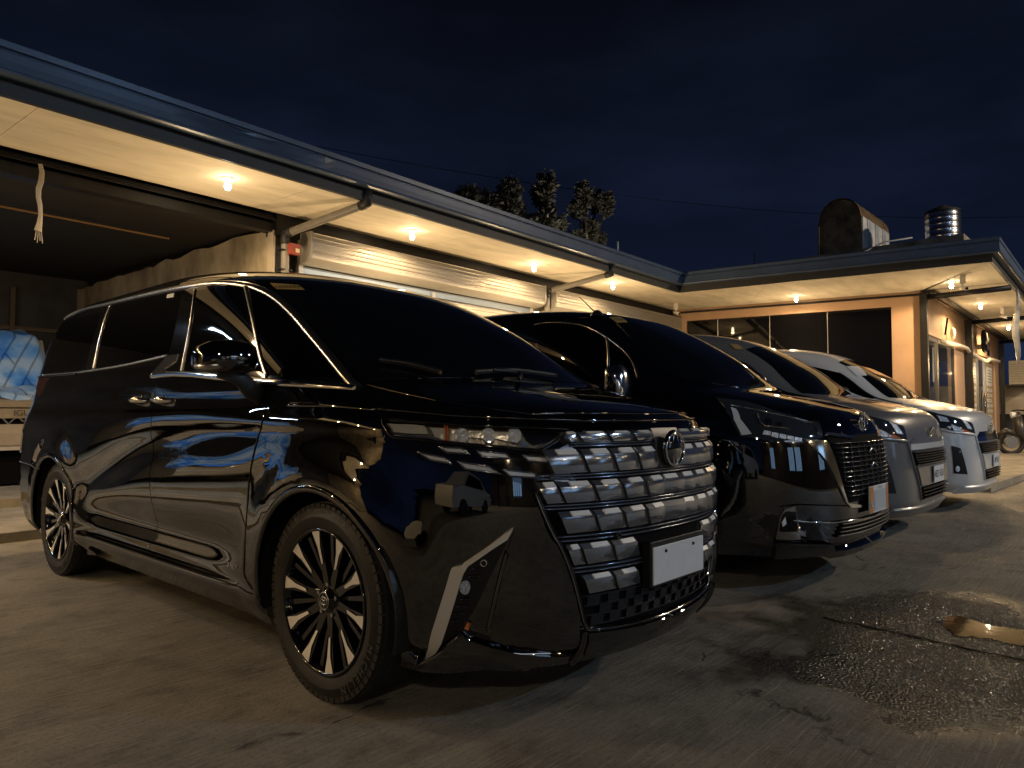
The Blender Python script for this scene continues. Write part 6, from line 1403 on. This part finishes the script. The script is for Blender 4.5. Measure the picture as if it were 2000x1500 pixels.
# cool tube lamp in the left bay
tl_ = thing('tube_lamp', 'cool white tube lamp under the ceiling of the left bay', 'lamp', (-1.0, 8.6, 3.1))
MB().box((-1.0, 8.6, 3.12), (1.3, .09, .05)).build('lamp_batten', FASCD, tl_); tb_ = MB(); tb_.tube([(-1.6, 8.6, 3.06), (-.4, 8.6, 3.06)], .016, 10); tb_.build('lamp_tube', mat('tube_glow', (1, 1, 1), .5, emit=(.62, .8, 1.), estr=22), tl_, smooth=True)
tl2 = bpy.data.lights.new('tube_light', 'AREA'); tl2.shape = 'RECTANGLE'; tl2.size = 1.2; tl2.size_y = .05; tl2.energy = 75; tl2.color = (.55, .76, 1.); to2 = bpy.data.objects.new('tube_light', tl2); to2.parent = tl_; to2.location = (0, 0, -.07); COL.objects.link(to2)
# security cameras on the soffit
def cctv(label, x, y, rz):
    t = thing('security_camera', label, 'camera', (x, y, ZS), 'white security cameras')
    MB().box((x, y, ZS - .07), (.075, .075, .14), bev=.01).build('mount_box', mat('cam_white', (.66, .64, .6), .5), t)
    c = MB(); d = np.array([math.cos(rz), math.sin(rz), -.35]); a = np.array([x, y, ZS - .20]); c.tube([a - d * .05, a + d * .10], .032, 12); c.build('camera_body', MATS['cam_white'], t, smooth=True)
    k = MB(); k.tube([a + d * .10, a + d * .108], .024, 12); k.build('camera_eye', GLASS, t, smooth=True); MB().tube([(x, y, ZS - .14), tuple(a)], .012, 6).build('camera_stem', MATS['cam_white'], t)
q = on_plane(1320, 592, 2, ZS); cctv('white security camera at the inner corner of the soffit', q[0], q[1], -1.9)
q = on_plane(1880, 538, 2, ZS); cctv('white security camera beside the lamp at the outer wing corner', q[0], q[1], -2.4)
q = on_plane(1958, 600, 2, ZS); cctv('white security camera on the soffit before the office door', q[0], q[1], -2.0)
# ------------------------------------------------------------------ the street behind the photographer: cool lamps and shop windows that the paint mirrors
def street_lamp(label, x, y, h, power, col=COOL, grp='cool street lamps'):
    t = thing('street_lamp', label, 'street lamp', (x, y, 0), grp); MB().tube([(x, y, 0), (x, y, h)], [.09, .05], 10).build('pole', DARKSTEEL, t, smooth=True); MB().tube([(x, y, h - .05), (x, y + .5, h + .2), (x, y + 1.1, h + .25)], .035, 8).build('arm', DARKSTEEL, t, smooth=True)
    MB().box((x, y + 1.3, h + .24), (.22, .55, .09), bev=.02).build('lamp_head', FASCD, t); MB().box((x, y + 1.3, h + .185), (.16, .42, .02)).build('led_panel', mat('led_cool' if col is COOL else 'led_warm', (1, 1, 1), .5, emit=col, estr=120.), t)
    ld = bpy.data.lights.new('street_light', 'SPOT'); ld.energy = power; ld.color = col; ld.spot_size = math.radians(150); ld.spot_blend = .5; ld.shadow_soft_size = .15; lo = bpy.data.objects.new('street_light', ld); lo.location = (0, 1.3, h + .15); lo.rotation_euler = (math.radians(25), 0, 0); lo.parent = t; COL.objects.link(lo)
street_lamp('tall cool white street lamp across the road from the vans', 8.5, -11.0, 6.5, 1900.)
street_lamp('tall warm white street lamp by the end of the forecourt', 17.0, -6.5, 6.5, 4200., (1., .80, .56), 'warm street lamps')
street_lamp('warm street lamp at the left end of the forecourt', -6.5, -7.5, 6.0, 1000., (1., .82, .58), 'warm street lamps')
shop = thing('shop_row', 'low shop with cool lit windows and a backlit sign across the road', 'building', (4, -11, 0))
MB().box((3, -11.5, 2.3), (26, 4, 4.6)).build('shop_wall', mat('shop_wall', (.07, .065, .06), .8, var=.4, vscale=1), shop)
LITW = mat('lit_window', (.1, .1, .1), .4, emit=(.36, .62, 1.), estr=1.3); SIGN_FILL = mat('sign_fill_glow', (.6, .6, .6), .4, emit=(.80, .88, 1.), estr=2.2)
for k, x in enumerate((-4.6, 1.3, 3.1, 9.0)):
    MB().box((x, -9.48, 1.65), (1.35, .04, 1.5)).build('lit_window', LITW, shop)
    for dx in (-.34, .0, .34): MB().box((x + dx, -9.44, 1.65), (.05, .05, 1.5)).build('window_bar', DARKSTEEL, shop)
MB().box((2.6, -9.36, 3.75), (4.6, .2, .75)).build('sign_fill_panel', SIGN_FILL, shop); MB().box((3, -9.0, 3.1), (22, 1.0, .08)).build('shop_canopy', mat('canopy_white', (.6, .56, .48), .7), shop)  # sign is an added glowing panel, brightens the grille chrome and car fronts
for x in (-5.5, -1.5, 2.5, 6.5, 10.5):
    MB().box((x, -8.9, 3.03), (.22, .22, .05)).build('canopy_lamp', BULB, shop)
    ld = bpy.data.lights.new('canopy_light', 'SPOT'); ld.energy = 22; ld.color = WARM; ld.spot_size = math.radians(165); ld.shadow_soft_size = .05; lo = bpy.data.objects.new('canopy_light', ld); lo.parent = shop; lo.location = (x - 4, 2.1, 2.98); COL.objects.link(lo)
# neighbouring white saloon parked across the forecourt, mirrored in the bumper
def saloon(label, x, y, rz, m):
    t = thing('parked_saloon', label, 'car', (x, y, 0)); pr = [(-2.2, .35), (-2.25, .6), (-2.1, .85), (-1.4, .98), (-.75, 1.38), (.6, 1.42), (1.3, 1.05), (2.1, .95), (2.2, .6), (2.15, .35)]
    c, s = math.cos(rz), math.sin(rz); R_ = lambda a, b, z: (x + a * c - b * s, y + a * s + b * c, z)
    mb = MB(); n = len(pr); secs = [(-.80, .93), (-.86, 1.), (.86, 1.), (.80, .93)]
    vs = [R_(a * k, b * (1 - .22 * max(0, z - .95) / .45), .35 + (z - .35) * (k if z > .9 else 1)) for b, k in secs for a, z in pr]; fs = [[i * n + k, i * n + (k + 1) % n, (i + 1) * n + (k + 1) % n, (i + 1) * n + k] for i in range(3) for k in range(n)] + [list(range(n)), [3 * n + k for k in range(n)][::-1]]
    mb._a(vs, fs); mb.build('body', m, t, auto=.6)
    for a in (-1.35, 1.3):
        for b in (-.78, .78):
            w = MB(); w.tube([R_(a, b - .1, .31), R_(a, b + .1, .31)], .31, 20); w.build('wheel', RUBBER, t)
    for sg in (-1, 1):
        g = MB(); g.quad(R_(-1.15, sg * .83, 1.0), R_(-.7, sg * .72, 1.33), R_(.55, sg * .72, 1.36), R_(1.1, sg * .83, 1.04)); g.build('side_window', GLASS, t)
saloon('white saloon parked across the forecourt behind the photographer', -4.2, -1.5, 1.2, mat('white_paint', (.6, .6, .58), .3, 0, .5, .5))

yl = thing('yard_lamp', 'yard lamp on a post behind the workshop below the trees', 'lamp', (19.5, 12.5, 0)); MB().tube([(19.5, 12.5, 0), (19.5, 12.5, 4.2)], .05, 8).build('post', DARKSTEEL, yl); MB().box((19.5, 12.6, 4.25), (.3, .2, .12)).build('lamp_head', mat('yard_glow', (1, 1, 1), .5, emit=(1, .9, .75), estr=6), yl)
yd = bpy.data.lights.new('yard_light', 'POINT'); yd.energy = 400; yd.color = (1, .88, .74); yd.shadow_soft_size = .1; yo = bpy.data.objects.new('yard_light', yd); yo.parent = yl; yo.location = (0, .3, 4.5); COL.objects.link(yo)
